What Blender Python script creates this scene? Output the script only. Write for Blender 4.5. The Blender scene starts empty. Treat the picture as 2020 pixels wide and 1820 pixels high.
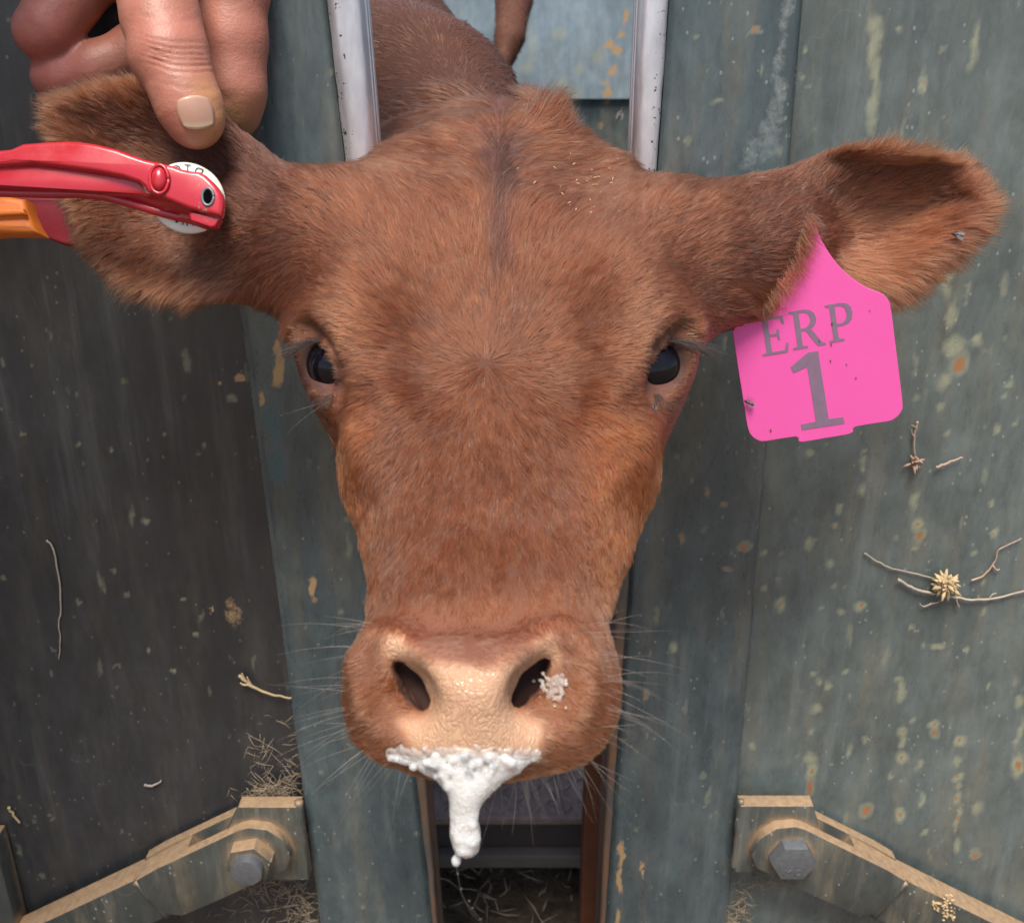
import bpy, bmesh, math, random, time
import numpy as np
from mathutils import Vector, Matrix, noise as mnoise
from mathutils.geometry import tessellate_polygon

T0 = time.time()
rng = np.random.default_rng(7)
random.seed(7)
SC = bpy.context.scene
COL = SC.collection

# ------------------------------------------------------------------ camera
CAM_H = 1.15
PITCH = math.radians(23.0)
KPX = 0.4986 / 1010.0          # tangent per photo unit (photo measured as 2020 x 1820)
cam_data = bpy.data.cameras.new('camera')
cam = bpy.data.objects.new('camera', cam_data)
COL.objects.link(cam)
cam.location = (0, 0, CAM_H)
cam.rotation_euler = (math.pi / 2 - PITCH, 0, 0)
cam_data.sensor_fit = 'HORIZONTAL'
cam_data.sensor_width = 36.0
cam_data.lens = 36.1
cam_data.clip_start = 0.01
cam_data.clip_end = 500
cam_data.dof.use_dof = True
cam_data.dof.focus_distance = 0.69
cam_data.dof.aperture_fstop = 12.0
SC.camera = cam

# ------------------------------------------------------------------ sky and sun
SUN_EL, SUN_AZ = math.radians(66), math.radians(188)   # azimuth: direction the light comes from, 180 = behind the camera
world = bpy.data.worlds.new('World')
SC.world = world
world.use_nodes = True
wn = world.node_tree.nodes; wl = world.node_tree.links
wn.clear()
w_out = wn.new('ShaderNodeOutputWorld'); w_bg = wn.new('ShaderNodeBackground'); w_sky = wn.new('ShaderNodeTexSky')
w_sky.sky_type = 'NISHITA'
w_sky.sun_disc = False
w_sky.sun_elevation = SUN_EL
w_sky.sun_rotation = SUN_AZ
w_sky.air_density = 1.0
w_sky.dust_density = 2.0
w_bg.inputs['Strength'].default_value = 0.115
wl.new(w_sky.outputs[0], w_bg.inputs[0]); wl.new(w_bg.outputs[0], w_out.inputs[0])
sun_d = bpy.data.lights.new('sun', 'SUN')
sun_d.energy = 3.4
sun_d.angle = math.radians(24)
sun_d.color = (1.0, 0.93, 0.84)
sun = bpy.data.objects.new('sun', sun_d)
COL.objects.link(sun)
# light travels from (sin az, cos az) direction downwards
_dir = Vector((math.sin(SUN_AZ) * math.cos(SUN_EL), math.cos(SUN_AZ) * math.cos(SUN_EL), math.sin(SUN_EL)))
sun.rotation_euler = _dir.to_track_quat('Z', 'Y').to_euler()
sun.location = _dir * 5

SC.view_settings.view_transform = 'Standard'
SC.view_settings.look = 'None'
SC.view_settings.gamma = 1.0
SC.view_settings.use_curve_mapping = False
SC.view_settings.exposure = 0.76
SC.render.engine = 'CYCLES'
SC.cycles.use_denoising = True
SC.cycles.max_bounces = 8
SC.cycles.transparent_max_bounces = 12
SC.cycles.caustics_reflective = False
SC.cycles.caustics_refractive = False
SC.cycles_curves.shape = 'RIBBONS'
SC.render.hair_type = 'STRIP'

# ------------------------------------------------------------------ coordinate helpers
CP, SP = math.cos(PITCH), math.sin(PITCH)
CAMP = np.array([0, 0, CAM_H])
R_ = np.array([1.0, 0, 0]); U_ = np.array([0, SP, CP]); F_ = np.array([0, CP, -SP])
M_C2W = np.stack([R_, U_, F_])            # rows

def cv(px, py, z):
    """a point of the place in camera axes (right, up, forward), at distance z"""
    return np.array([(px - 1010) * KPX * z, (910 - py) * KPX * z, z])

def c2w(p):
    return np.asarray(p) @ M_C2W + CAMP

def w2c(p):
    return (np.asarray(p) - CAMP) @ M_C2W.T

def wp(px, py, z):
    return c2w(cv(px, py, z))

def gp(px, py, Y):
    """point on the vertical plane y = Y"""
    d = np.array([(px - 1010) * KPX, 0, 0]) + U_ * ((910 - py) * KPX) + F_
    return CAMP + d * (Y / d[1])

def topx(pc):
    pc = np.asarray(pc)
    return 1010 + pc[..., 0] / pc[..., 2] / KPX, 910 - pc[..., 1] / pc[..., 2] / KPX

# ------------------------------------------------------------------ object helpers
def link(o, parent=None):
    COL.objects.link(o)
    if parent is not None:
        o.parent = parent
    return o

def tag(o, label=None, cat=None, group=None, kind=None):
    if label: o['label'] = label
    if cat: o['category'] = cat
    if group: o['group'] = group
    if kind: o['kind'] = kind
    return o

def empty(name, loc, label, cat, group=None):
    o = bpy.data.objects.new(name, None)
    o.empty_display_size = 0.05
    link(o)
    o.location = loc
    tag(o, label, cat, group)
    return o

def mesh_obj(name, verts, faces, mat, parent=None, smooth=True, world_space=True):
    me = bpy.data.meshes.new(name)
    verts = np.asarray(verts, dtype=np.float64)
    if parent is not None and world_space:
        verts = verts - np.array(parent.matrix_basis.translation)
    me.from_pydata([tuple(v) for v in verts], [], [tuple(int(i) for i in f) for f in faces])
    me.update()
    if smooth:
        me.polygons.foreach_set('use_smooth', np.ones(len(me.polygons), dtype=bool))
    if mat: me.materials.append(mat)
    o = bpy.data.objects.new(name, me)
    return link(o, parent)

def bm_obj(name, bm, mat, parent=None, smooth=False):
    if parent is not None:
        bmesh.ops.translate(bm, verts=bm.verts, vec=-parent.matrix_basis.translation)
    bmesh.ops.recalc_face_normals(bm, faces=bm.faces)
    me = bpy.data.meshes.new(name)
    bm.to_mesh(me); bm.free()
    if smooth:
        me.polygons.foreach_set('use_smooth', np.ones(len(me.polygons), dtype=bool))
        if smooth == 'auto':
            me.set_sharp_from_angle(angle=math.radians(35))
    if mat: me.materials.append(mat)
    o = bpy.data.objects.new(name, me)
    return link(o, parent)

def add_attr(me, name, vals):
    vals = np.asarray(vals, dtype=np.float32)
    if vals.ndim == 1:
        a = me.attributes.new(name, 'FLOAT', 'POINT'); a.data.foreach_set('value', vals)
    else:
        if vals.shape[1] == 3:
            vals = np.concatenate([vals, np.ones((len(vals), 1), np.float32)], 1)
        a = me.attributes.new(name, 'FLOAT_COLOR', 'POINT'); a.data.foreach_set('color', vals.ravel())

def sstep(a, b, x):
    t = np.clip((x - a) / (b - a), 0, 1)
    return t * t * (3 - 2 * t)

def vnoise(P, scale, seed=0):
    """cheap smooth value noise, vectorised, 0..1"""
    Q = np.asarray(P) * scale + seed * 17.31
    i = np.floor(Q).astype(np.int64); f = Q - i
    f = f * f * (3 - 2 * f)
    def h(ix, iy, iz):
        n = (ix * 73856093) ^ (iy * 19349663) ^ (iz * 83492791) ^ (seed * 2654435)
        n = (n ^ (n >> 13)) * 1274126177
        return ((n ^ (n >> 16)) & 0xffff) / 65535.0
    r = 0
    for dx in (0, 1):
        for dy in (0, 1):
            for dz in (0, 1):
                w = (f[..., 0] if dx else 1 - f[..., 0]) * (f[..., 1] if dy else 1 - f[..., 1]) * (f[..., 2] if dz else 1 - f[..., 2])
                r = r + w * h(i[..., 0] + dx, i[..., 1] + dy, i[..., 2] + dz)
    return r

# ------------------------------------------------------------------ implicit surfaces
class Field:
    def __init__(s, lo, hi, h):
        s.ax = [np.arange(lo[i], hi[i] + h, h).astype(np.float32) for i in range(3)]
        s.F = np.full([len(a) for a in s.ax], 0.5, np.float32)
    def sub(s, lo, hi):
        sl = []
        for i in range(3):
            a = np.searchsorted(s.ax[i], lo[i]); b = np.searchsorted(s.ax[i], hi[i])
            sl.append(slice(max(a - 1, 0), min(b + 1, len(s.ax[i]))))
        P = np.stack(np.meshgrid(*[s.ax[i][sl[i]] for i in range(3)], indexing='ij'), -1)
        return tuple(sl), P
    def add(s, f, lo, hi, k=0.01):
        sl, P = s.sub(lo, hi)
        if P.size: s.F[sl] = smin(s.F[sl], f(P), k)
    def cut(s, f, lo, hi, k=0.004):
        sl, P = s.sub(lo, hi)
        if P.size: s.F[sl] = -smin(-s.F[sl], f(P), k)
    def mesh(s):
        return surface_nets(s.F, s.ax)
    # shapes by points
    def capsule(s, a, b, ra, rb, k=0.01, cut=False):
        a = np.asarray(a, np.float32); b = np.asarray(b, np.float32)
        m = max(ra, rb) + 3 * k + 0.004
        lo = np.minimum(a, b) - m; hi = np.maximum(a, b) + m
        (s.cut if cut else s.add)(lambda P: cone(P, a, b, ra, rb), lo, hi, k)
    def chain(s, pts, k=0.01, inner=0.004, cut=False):
        """pts: list of (x,y,z,r); joined smoothly among themselves first"""
        pts = np.asarray(pts, np.float32)
        m = pts[:, 3].max() + 3 * k + 0.004
        lo = pts[:, :3].min(0) - m; hi = pts[:, :3].max(0) + m
        def f(P):
            d = None
            for i in range(len(pts) - 1):
                e = cone(P, pts[i, :3], pts[i + 1, :3], pts[i, 3], pts[i + 1, 3])
                d = e if d is None else smin(d, e, inner)
            return d
        (s.cut if cut else s.add)(f, lo, hi, k)
    def ell(s, c, axes, rad, k=0.01, cut=False):
        """axes: 3x3 rows, rad: 3"""
        c = np.asarray(c, np.float32); axes = np.asarray(axes, np.float32); rad = np.asarray(rad, np.float32)
        m = rad.max() + 3 * k + 0.004
        def f(P):
            q = ((P - c) @ axes.T) / rad
            l = np.sqrt((q * q).sum(-1)) + 1e-6
            g = np.sqrt(((q / rad) ** 2).sum(-1)) + 1e-6
            return l * (l - 1) / g
        (s.cut if cut else s.add)(f, c - m, c + m, k)

def cone(P, a, b, ra, rb):
    ba = b - a
    pa = P - a
    t = np.clip((pa @ ba) / max(float(ba @ ba), 1e-9), 0, 1)
    d = pa - t[..., None] * ba
    return np.sqrt((d * d).sum(-1)) - (ra + (rb - ra) * t)

def smin(a, b, k):
    if k <= 0: return np.minimum(a, b)
    h = np.maximum(k - np.abs(a - b), 0) / k
    return np.minimum(a, b) - h * h * k * 0.25

def surface_nets(F, ax):
    S = F < 0
    nx, ny, nz = F.shape
    cnt = np.zeros((nx - 1, ny - 1, nz - 1), np.uint8)
    cor = [(i, j, k) for i in (0, 1) for j in (0, 1) for k in (0, 1)]
    for i, j, k in cor:
        cnt += S[i:nx - 1 + i, j:ny - 1 + j, k:nz - 1 + k]
    act = np.argwhere((cnt > 0) & (cnt < 8))
    idx = -np.ones(cnt.shape, np.int32)
    idx[tuple(act.T)] = np.arange(len(act))
    vals = {c: F[act[:, 0] + c[0], act[:, 1] + c[1], act[:, 2] + c[2]] for c in cor}
    acc = np.zeros((len(act), 3)); n = np.zeros(len(act))
    for c in cor:
        for d in range(3):
            if c[d] == 0:
                e = list(c); e[d] = 1; e = tuple(e)
                a, b = vals[c], vals[e]
                m = (a < 0) != (b < 0)
                t = np.where(m, a / np.where(m, a - b, 1), 0)
                p = np.array(c, float)[None, :].repeat(len(act), 0); p[:, d] = t
                acc[m] += p[m]; n[m] += 1
    loc = acc / n[:, None]
    V = np.zeros_like(loc)
    for d in range(3):
        A = ax[d]
        V[:, d] = A[act[:, d]] + loc[:, d] * (A[act[:, d] + 1] - A[act[:, d]])
    quads = []
    for d in range(3):
        o1, o2 = (d + 1) % 3, (d + 2) % 3
        sl0 = [slice(None)] * 3; sl1 = [slice(None)] * 3
        sl0[d] = slice(0, -1); sl1[d] = slice(1, None)
        a, b = S[tuple(sl0)], S[tuple(sl1)]
        e = np.argwhere(a != b)
        ok = (e[:, o1] > 0) & (e[:, o2] > 0) & (e[:, o1] < F.shape[o1] - 1) & (e[:, o2] < F.shape[o2] - 1)
        e = e[ok]
        flip = a[tuple(e.T)]
        def at(d1, d2):
            q = e.copy(); q[:, o1] += d1; q[:, o2] += d2
            return idx[tuple(q.T)]
        q = np.stack([at(-1, -1), at(0, -1), at(0, 0), at(-1, 0)], 1)
        q[~flip] = q[~flip][:, ::-1]
        quads.append(q)
    return V, np.concatenate(quads)

def poly_sdf(P, poly):
    """2D signed distance to polygon, negative inside; P (...,2)"""
    poly = np.asarray(poly, np.float32)
    d = np.full(P.shape[:-1], 1e9, np.float32); sgn = np.ones(P.shape[:-1], np.float32)
    n = len(poly)
    for i in range(n):
        a, b = poly[i], poly[i - 1]
        e = b - a; w = P - a
        t = np.clip((w @ e) / max(float(e @ e), 1e-12), 0, 1)
        q = w - t[..., None] * e
        d = np.minimum(d, (q * q).sum(-1))
        c1 = P[..., 1] >= a[1]; c2 = P[..., 1] < b[1]
        c3 = e[0] * w[..., 1] > e[1] * w[..., 0]
        fl = (c1 & c2 & c3) | (~c1 & ~c2 & ~c3)
        sgn = np.where(fl, -sgn, sgn)
    return sgn * np.sqrt(d)

def smooth_poly(pts, n=4, closed=True):
    pts = np.asarray(pts, float); m = len(pts); out = []
    for i in range(m if closed else m - 1):
        p0, p1, p2, p3 = (pts[(i - 1) % m] if closed or i > 0 else pts[i], pts[i], pts[(i + 1) % m],
                          pts[(i + 2) % m] if closed or i + 2 < m else pts[-1])
        for j in range(n):
            t = j / n
            out.append(0.5 * ((2 * p1) + (-p0 + p2) * t + (2 * p0 - 5 * p1 + 4 * p2 - p3) * t * t + (-p0 + 3 * p1 - 3 * p2 + p3) * t ** 3))
    if not closed: out.append(pts[-1])
    return np.array(out)

# ------------------------------------------------------------------ calf head frame (camera axes)
TAU, RHO = math.radians(36), math.radians(1.5)
A0 = np.array([0, -math.cos(TAU), -math.sin(TAU)]); L0 = np.array([1.0, 0, 0])
HA = A0 * math.cos(RHO) - L0 * math.sin(RHO)
HL = L0 * math.cos(RHO) + A0 * math.sin(RHO)
HN = np.array([0, math.sin(TAU), -math.cos(TAU)])
HO = cv(960, 715, 0.585)
HB = np.stack([HA, HL, HN])             # rows: s, t, n

def hp(s, t, n):
    return HO + s * HA + t * HL + n * HN

def s_of_row(y, nw):
    v = (910 - y) * KPX
    o = HO + nw * HN
    return (v * o[2] - o[1]) / (HA[1] - v * HA[2])

#        y    L     R     widest n   top n   bottom n
ROWS = [(286, 780, 1200, -0.055),
        (330, 712, 1262, -0.055),
        (400, 665, 1316, -0.055),
        (500, 634, 1346, -0.056),
        (600, 630, 1334, -0.056),
        (700, 640, 1320, -0.056),
        (780, 642, 1320, -0.056),
        (850, 650, 1316, -0.054),
        (950, 672, 1294, -0.050),
        (1050, 695, 1265, -0.046),
        (1150, 718, 1228, -0.042),
        (1220, 714, 1208, -0.040),
        (1300, 712, 1196, -0.038),
        (1390, 706, 1194, -0.036)]
_s, _w, _c, _nw = [], [], [], []
for y, xl, xr, nw in ROWS:
    xl += 6; xr -= 6                     # room for the hair
    s = s_of_row(y, nw); p = hp(s, 0, nw)
    _s.append(s); _w.append((xr - xl) / 2 * KPX * p[2])
    _c.append(((xl + xr) / 2 - 1010) * KPX * p[2] - p[0]); _nw.append(nw)
# rounded end of the poll
_s = np.array(_s); _w = np.array(_w); _c = np.array(_c); _nw = np.array(_nw)
PROF_TOP = np.array([(-.26, -.060), (-.225, -.024), (-.19, -.006), (-.14, .002), (-.07, .003), (0, 0), (.05, -.006), (.10, -.010), (.15, -.008), (.18, -.008), (.205, -.016), (.225, -.03)])
PROF_BOT = np.array([(-.26, -.10), (-.20, -.15), (-.10, -.185), (0, -.19), (.06, -.165), (.10, -.135), (.15, -.088), (.19, -.066), (.225, -.055)])
S_END = 0.224

def head_loft(P):
    q = (P - HO.astype(np.float32)) @ HB.T.astype(np.float32)
    s, t, n = q[..., 0], q[..., 1], q[..., 2]
    w = np.interp(s, _s, _w); c = np.interp(s, _s, _c); nw = np.interp(s, _s, _nw)
    nt = np.interp(s, PROF_TOP[:, 0], PROF_TOP[:, 1]); nb = np.interp(s, PROF_BOT[:, 0], PROF_BOT[:, 1])
    # end rounding
    e1 = np.clip((s - 0.165) / (S_END - 0.165), 0, 1); r1 = np.sqrt(np.maximum(1 - e1 ** 2.6, 0.0009))
    e0 = np.clip((-0.13 - s) / (0.095), 0, 1); r0 = np.sqrt(np.maximum(1 - e0 ** 2.4, 0.0009))
    rr = r1 * r0
    w = w * (0.35 + 0.65 * rr) * np.where(rr < 0.05, 0.5, 1); ht = (nt - nw) * (0.2 + .8 * rr); hb = (nw - nb) * (0.3 + .7 * rr)
    h = np.where(n > nw, ht, hb)
    pe = np.where(n > nw, np.interp(s, [-.2, -.02, .05, .15, .19], [2.6, 2.6, 2.0, 2.0, 2.5]), np.interp(s, [-.05, 0, .14, .19], [1.5, 1.2, 1.3, 2.0]))
    a = np.abs((t - c) / w); b = np.abs((n - nw) / h)
    g = (a ** pe + b ** pe) ** (1 / pe)
    # flat bridge with sloping cheeks between eyes and muzzle
    kb = sstep(-.01, .04, s) * sstep(.185, .14, s)
    g3 = (a ** 3.2 + b ** 3.2) ** (1 / 3.2); g2 = .950 * a + .40 * b
    hh = np.maximum(.10 - np.abs(g3 - g2), 0) / .10
    gb = np.maximum(g3, g2) + hh * hh * .025
    g = np.where(n > nw, g * (1 - kb) + gb * kb, g)
    d = (g - 1) * np.minimum(w, h) * 0.9
    over = np.maximum(s - S_END, -(s + 0.225))
    return np.maximum(d, over).astype(np.float32)
# ------------------------------------------------------------------ materials
class NT:
    def __init__(s, name):
        s.m = bpy.data.materials.new(name); s.m.use_nodes = True
        s.t = s.m.node_tree; s.b = s.t.nodes['Principled BSDF']; s.out = s.t.nodes['Material Output']
    def n(s, typ, **kw):
        nd = s.t.nodes.new(typ)
        for k, v in kw.items():
            if k.startswith('i_'):
                key = k[2:].replace('_', ' ')
                nd.inputs[int(key) if key.isdigit() else key].default_value = v
            else: setattr(nd, k, v)
        return nd
    def l(s, a, b): s.t.links.new(a, b)
    def pos(s, scale=(1, 1, 1)):
        g = s.n('ShaderNodeNewGeometry'); mp = s.n('ShaderNodeMapping'); mp.inputs['Scale'].default_value = scale
        s.l(g.outputs['Position'], mp.inputs['Vector']); return mp.outputs[0]
    def noise(s, scale, detail=4, rough=.6, vec=None, dist=0.0):
        nd = s.n('ShaderNodeTexNoise', i_Scale=scale, i_Detail=detail, i_Roughness=rough, i_Distortion=dist)
        s.l(vec if vec is not None else s.pos(), nd.inputs['Vector']); return nd.outputs['Fac']
    def ramp(s, fac, stops):
        nd = s.n('ShaderNodeValToRGB'); cr = nd.color_ramp
        while len(cr.elements) < len(stops): cr.elements.new(.5)
        for e, (p, c) in zip(cr.elements, stops):
            e.position = p; e.color = (*c, 1) if not isinstance(c, (int, float)) else (c, c, c, 1)
        s.l(fac, nd.inputs[0]); return nd.outputs[0]
    def mix(s, fac, a, b, mode='MIX'):
        nd = s.n('ShaderNodeMix', data_type='RGBA', blend_type=mode)
        for sock, v in ((nd.inputs[0], fac), (nd.inputs[6], a), (nd.inputs[7], b)):
            if hasattr(v, 'is_linked'): s.l(v, sock)
            elif isinstance(v, (int, float)): sock.default_value = v if sock == nd.inputs[0] else (v, v, v, 1)
            else: sock.default_value = (*v, 1)
        return nd.outputs[2]
    def math(s, op, a, b=0.0, clamp=False):
        nd = s.n('ShaderNodeMath', operation=op, use_clamp=clamp)
        for sock, v in ((nd.inputs[0], a), (nd.inputs[1], b)):
            if hasattr(v, 'is_linked'): s.l(v, sock)
            else: sock.default_value = v
        return nd.outputs[0]
    def attr(s, name, out='Fac'):
        nd = s.n('ShaderNodeAttribute', attribute_name=name); return nd.outputs[out]
    def bump(s, h, strength=.3, dist=.001):
        nd = s.n('ShaderNodeBump', i_Strength=strength, i_Distance=dist); s.l(h, nd.inputs['Height'])
        s.l(nd.outputs[0], s.b.inputs['Normal'])
    def set(s, **kw):
        for k, v in kw.items():
            sock = s.b.inputs[k.replace('_', ' ')]
            if hasattr(v, 'is_linked'): s.l(v, sock)
            elif isinstance(v, tuple): sock.default_value = (*v, 1) if len(v) == 3 and sock.type == 'RGBA' else v
            else: sock.default_value = v
        return s

def plain(name, col, rough=.5, metal=0.0, var=.25, scale=60, bump=.15, **kw):
    t = NT(name)
    f = t.noise(scale)
    c = t.mix(f, tuple(x * (1 - var) for x in col), tuple(min(1, x * (1 + var)) for x in col))
    t.set(Base_Color=c, Roughness=rough, Metallic=metal, **kw)
    if bump: t.bump(t.noise(scale * 4), bump, .0006)
    return t.m

def up_dust(t, lo=.35, hi=.8):
    """0..1 where a surface faces the sky: settled dust"""
    g = t.n('ShaderNodeNewGeometry'); sx = t.n('ShaderNodeSeparateXYZ'); t.l(g.outputs['Normal'], sx.inputs[0])
    nz = t.noise(90, 5, .7)
    v = t.math('ADD', sx.outputs['Z'], t.math('MULTIPLY', t.math('MULTIPLY', t.math('SUBTRACT', nz, .5), 1.1), t.math('MULTIPLY', sx.outputs['Z'], 2.5, clamp=True)))
    mr = t.n('ShaderNodeMapRange', i_1=lo, i_2=hi); mr.clamp = True; t.l(v, mr.inputs[0])
    return mr.outputs[0]

DUST = (.52, .33, .18)

def paint_mat(name, c_dark, c_light, rough, stain=True, fleck=.5, dirt=.3):
    """old gate paint: streaky, with pale rings and rust where the paint has broken"""
    t = NT(name)
    st = t.noise(9, 5, .65, t.pos((3.0, 3.0, .35)))
    big = t.noise(5, 4, .6)
    fine = t.noise(160, 4, .7, t.pos((1.4, 1.4, .5)))
    f = t.math('ADD', t.math('MULTIPLY', st, .38), t.math('ADD', t.math('MULTIPLY', big, .58), t.math('MULTIPLY', fine, .12)))
    c = t.ramp(f, [(.38, c_dark), (.75, c_light)])
    # earthy film
    c = t.mix(t.math('MULTIPLY', t.ramp(t.noise(13, 6, .7, t.pos((2.6, 2.6, .45))), [(.48, 0.0), (.72, 1.0)]), dirt), c, (.20, .165, .105))
    # mottled grime
    mo = t.noise(38, 6, .72, t.pos((1.2, 1.2, .55)))
    c = t.mix(t.math('MULTIPLY', t.ramp(mo, [(.34, 1.0), (.52, 0.0)]), .38), c, tuple(x * .6 for x in c_dark))
    c = t.mix(t.math('MULTIPLY', t.ramp(mo, [(.52, 0.0), (.78, 1.0)]), .25), c, tuple(x * 1.7 + .02 for x in c_light))
    # pale flecks and chips
    vo = t.n('ShaderNodeTexVoronoi', feature='F1', i_Scale=120.0, i_Randomness=1.0); t.l(t.pos((1, 1, .7)), vo.inputs['Vector'])
    fl = t.math('MULTIPLY', t.math('LESS_THAN', vo.outputs['Distance'], .13), t.math('GREATER_THAN', t.noise(23, 3), .52))
    c = t.mix(t.math('MULTIPLY', fl, fleck), c, (.36, .37, .31))
    # hair scratches
    scr = t.n('ShaderNodeTexNoise', i_Scale=11.0, i_Detail=2.0, i_Distortion=.6); t.l(t.pos((1, 1, .5)), scr.inputs['Vector'])
    line = t.math('LESS_THAN', t.math('ABSOLUTE', t.math('SUBTRACT', scr.outputs['Fac'], .5)), .0022)
    line = t.math('MULTIPLY', line, t.math('GREATER_THAN', t.noise(15, 3), .55))
    c = t.mix(t.math('MULTIPLY', line, fleck * .25), c, (.30, .30, .27))
    vs = t.noise(34, 4, .7, t.pos((1.5, 1.5, .10)))
    c = t.mix(t.math('MULTIPLY', t.ramp(t.math('ADD', vs, t.math('MULTIPLY', t.math('SUBTRACT', t.noise(6, 3), .5), .5)), [(.56, 0.0), (.76, 1.0)]), .26 * (fleck / .4)), c, (.25, .27, .25))
    if stain:
        brk = t.math('SUBTRACT', t.noise(190, 5, .75), .5)
        def m(nm, lo, hi, k=.6):
            at = t.attr(nm); v = t.math('ADD', at, t.math('MULTIPLY', t.math('MULTIPLY', brk, k), t.math('MULTIPLY', at, 4.0, clamp=True)))
            return t.ramp(v, [(lo, 0.0), (hi, 1.0)])
        c = t.mix(t.math('MULTIPLY', m('teal', .2, .8), .8), c, (.035, .105, .125))
        c = t.mix(t.math('MULTIPLY', m('worn', .25, .9, 1.2), .75), c, (.30, .33, .31))
        c = t.mix(t.math('MULTIPLY', m('halo', .12, 1.0, .7), .75), c, (.36, .36, .23))
        c = t.mix(t.math('MULTIPLY', m('earth', .3, .6, .9), .95), c, (.42, .27, .13))
        c = t.mix(t.math('MULTIPLY', m('rust', .3, .6, .8), .9), c, (.30, .13, .05))
    dcol = t.ramp(t.noise(140, 5, .75), [(.30, (.22, .145, .085)), (.66, (.37, .25, .145))])
    c = t.mix(up_dust(t), c, dcol)
    if not stain:                                  # dirt packed into the corners of the ironwork
        ao = t.n('ShaderNodeAmbientOcclusion', samples=6, i_Distance=.016)
        k = t.math('MULTIPLY', t.math('SUBTRACT', 1.0, ao.outputs['AO']), 1.9)
        k = t.ramp(t.math('ADD', k, t.math('MULTIPLY', t.math('SUBTRACT', t.noise(85, 5, .7), .5), .9)), [(.45, 0.0), (1.0, 1.0)])
        c = t.mix(t.math('MULTIPLY', k, .8), c, (.36, .225, .115))
    t.set(Base_Color=c, Roughness=t.ramp(fine, [(.3, rough - .08), (.7, rough + .1)]))
    t.b.inputs['Specular IOR Level'].default_value = .65
    t.bump(t.math('ADD', t.math('MULTIPLY', fine, .03), big), .25, .0015)
    return t.m

M = {}
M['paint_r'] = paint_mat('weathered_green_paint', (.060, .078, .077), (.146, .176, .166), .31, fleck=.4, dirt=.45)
M['paint_l_shaded'] = paint_mat('shade_darkened_paint', (.018, .020, .023), (.037, .040, .043), .42, fleck=.2, dirt=.14)  # shade over the left leaf is put into this darker colour
M['paint_post'] = paint_mat('blue_green_post_paint', (.034, .052, .060), (.100, .132, .134), .30, fleck=.35, dirt=.4)
M['paint_arm'] = paint_mat('arm_paint', (.030, .036, .034), (.075, .080, .070), .55, stain=False, dirt=.8)
M['paint_blue'] = paint_mat('chute_blue_paint', (.15, .21, .25), (.27, .34, .38), .5, dirt=.25)

t = NT('worn_steel')                       # neck bars: bare metal above, rust and paint below
f = t.noise(40, 6, .7, t.pos((1, 1, .3)))
g = t.n('ShaderNodeNewGeometry'); sx = t.n('ShaderNodeSeparateXYZ'); t.l(g.outputs['Position'], sx.inputs[0])
mr = t.n('ShaderNodeMapRange', i_1=.80, i_2=.95); t.l(t.math('ADD', sx.outputs['Z'], t.math('MULTIPLY', f, .1)), mr.inputs[0])
bare = t.ramp(f, [(.3, (.50, .50, .53)), (.6, (.74, .74, .77))])
spots = t.math('MULTIPLY', t.math('GREATER_THAN', t.noise(260, 3, .6), .64), t.math('GREATER_THAN', t.attr('edge'), .3))
bare = t.mix(spots, bare, (.10, .07, .06))
low = t.ramp(f, [(.35, (.06, .07, .07)), (.62, (.17, .09, .05))])
t.set(Base_Color=t.mix(mr.outputs[0], low, bare), Roughness=.42, Metallic=t.math('MULTIPLY', mr.outputs[0], .75))
t.bump(f, .15, .001)
M['steel'] = t.m
M['bolt'] = plain('bolt_steel', (.14, .15, .16), .4, .4, .4, 200)
M['rust'] = plain('rusty_steel', (.16, .055, .022), .8, 0, .5, 30)
t = NT('tread_plate'); f = t.noise(20, 6, .7)
c = t.ramp(f, [(.35, (.16, .125, .12)), (.7, (.34, .27, .25))]); t.set(Base_Color=c, Roughness=.6, Metallic=.2); M['tread'] = t.m
t = NT('dirt'); f = t.noise(30, 10, .75)
t.set(Base_Color=t.ramp(f, [(.35, (.07, .05, .033)), (.7, (.32, .235, .15))]), Roughness=.95); t.bump(f, 1.0, .02); M['dirt'] = t.m
t = NT('yard_ground'); f = t.noise(4, 12, .75)
t.set(Base_Color=t.ramp(f, [(.3, (.10, .065, .038)), (.7, (.24, .165, .10))]), Roughness=.95); t.bump(f, .8, .03); M['ground'] = t.m
M['straw'] = plain('straw', (.48, .36, .20), .75, 0, .35, 120)
M['straw_grey'] = plain('grey_straw', (.36, .30, .24), .8, 0, .35, 120)
M['straw_pink'] = plain('withered_stalk', (.40, .27, .20), .8, 0, .3, 120)
M['web'] = plain('dusty_web', (.35, .27, .18), .9, 0, .3, 120)
t = NT('bare_and_furred_skin')
b_ = t.attr('bare'); col = t.attr('tint', 'Color')
wr = t.n('ShaderNodeTexVoronoi', feature='DISTANCE_TO_EDGE', i_Scale=480.0, i_Randomness=1.0)
nz = t.n('ShaderNodeTexNoise', i_Scale=60.0, i_Detail=2.0); t.l(t.pos(), nz.inputs['Vector'])
mv = t.n('ShaderNodeMix', data_type='VECTOR'); mv.inputs[0].default_value = .02; t.l(t.pos((1, 1, .42)), mv.inputs[4]); t.l(nz.outputs['Color'], mv.inputs[5])
t.l(mv.outputs[1], wr.inputs['Vector'])
crk = t.ramp(wr.outputs['Distance'], [(.0, 0.0), (.22, 1.0)])
col2 = t.mix(t.math('MULTIPLY', t.math('SUBTRACT', 1.0, crk), t.math('MULTIPLY', b_, .22)), col, (.20, .12, .07))
t.set(Base_Color=col2, Roughness=t.mix(b_, .8, t.ramp(t.noise(50, 4), [(.38, .10), (.62, .40)])))
t.b.inputs['Subsurface Weight'].default_value = .12
t.b.inputs['Subsurface Radius'].default_value = (.006, .003, .0015)
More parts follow.
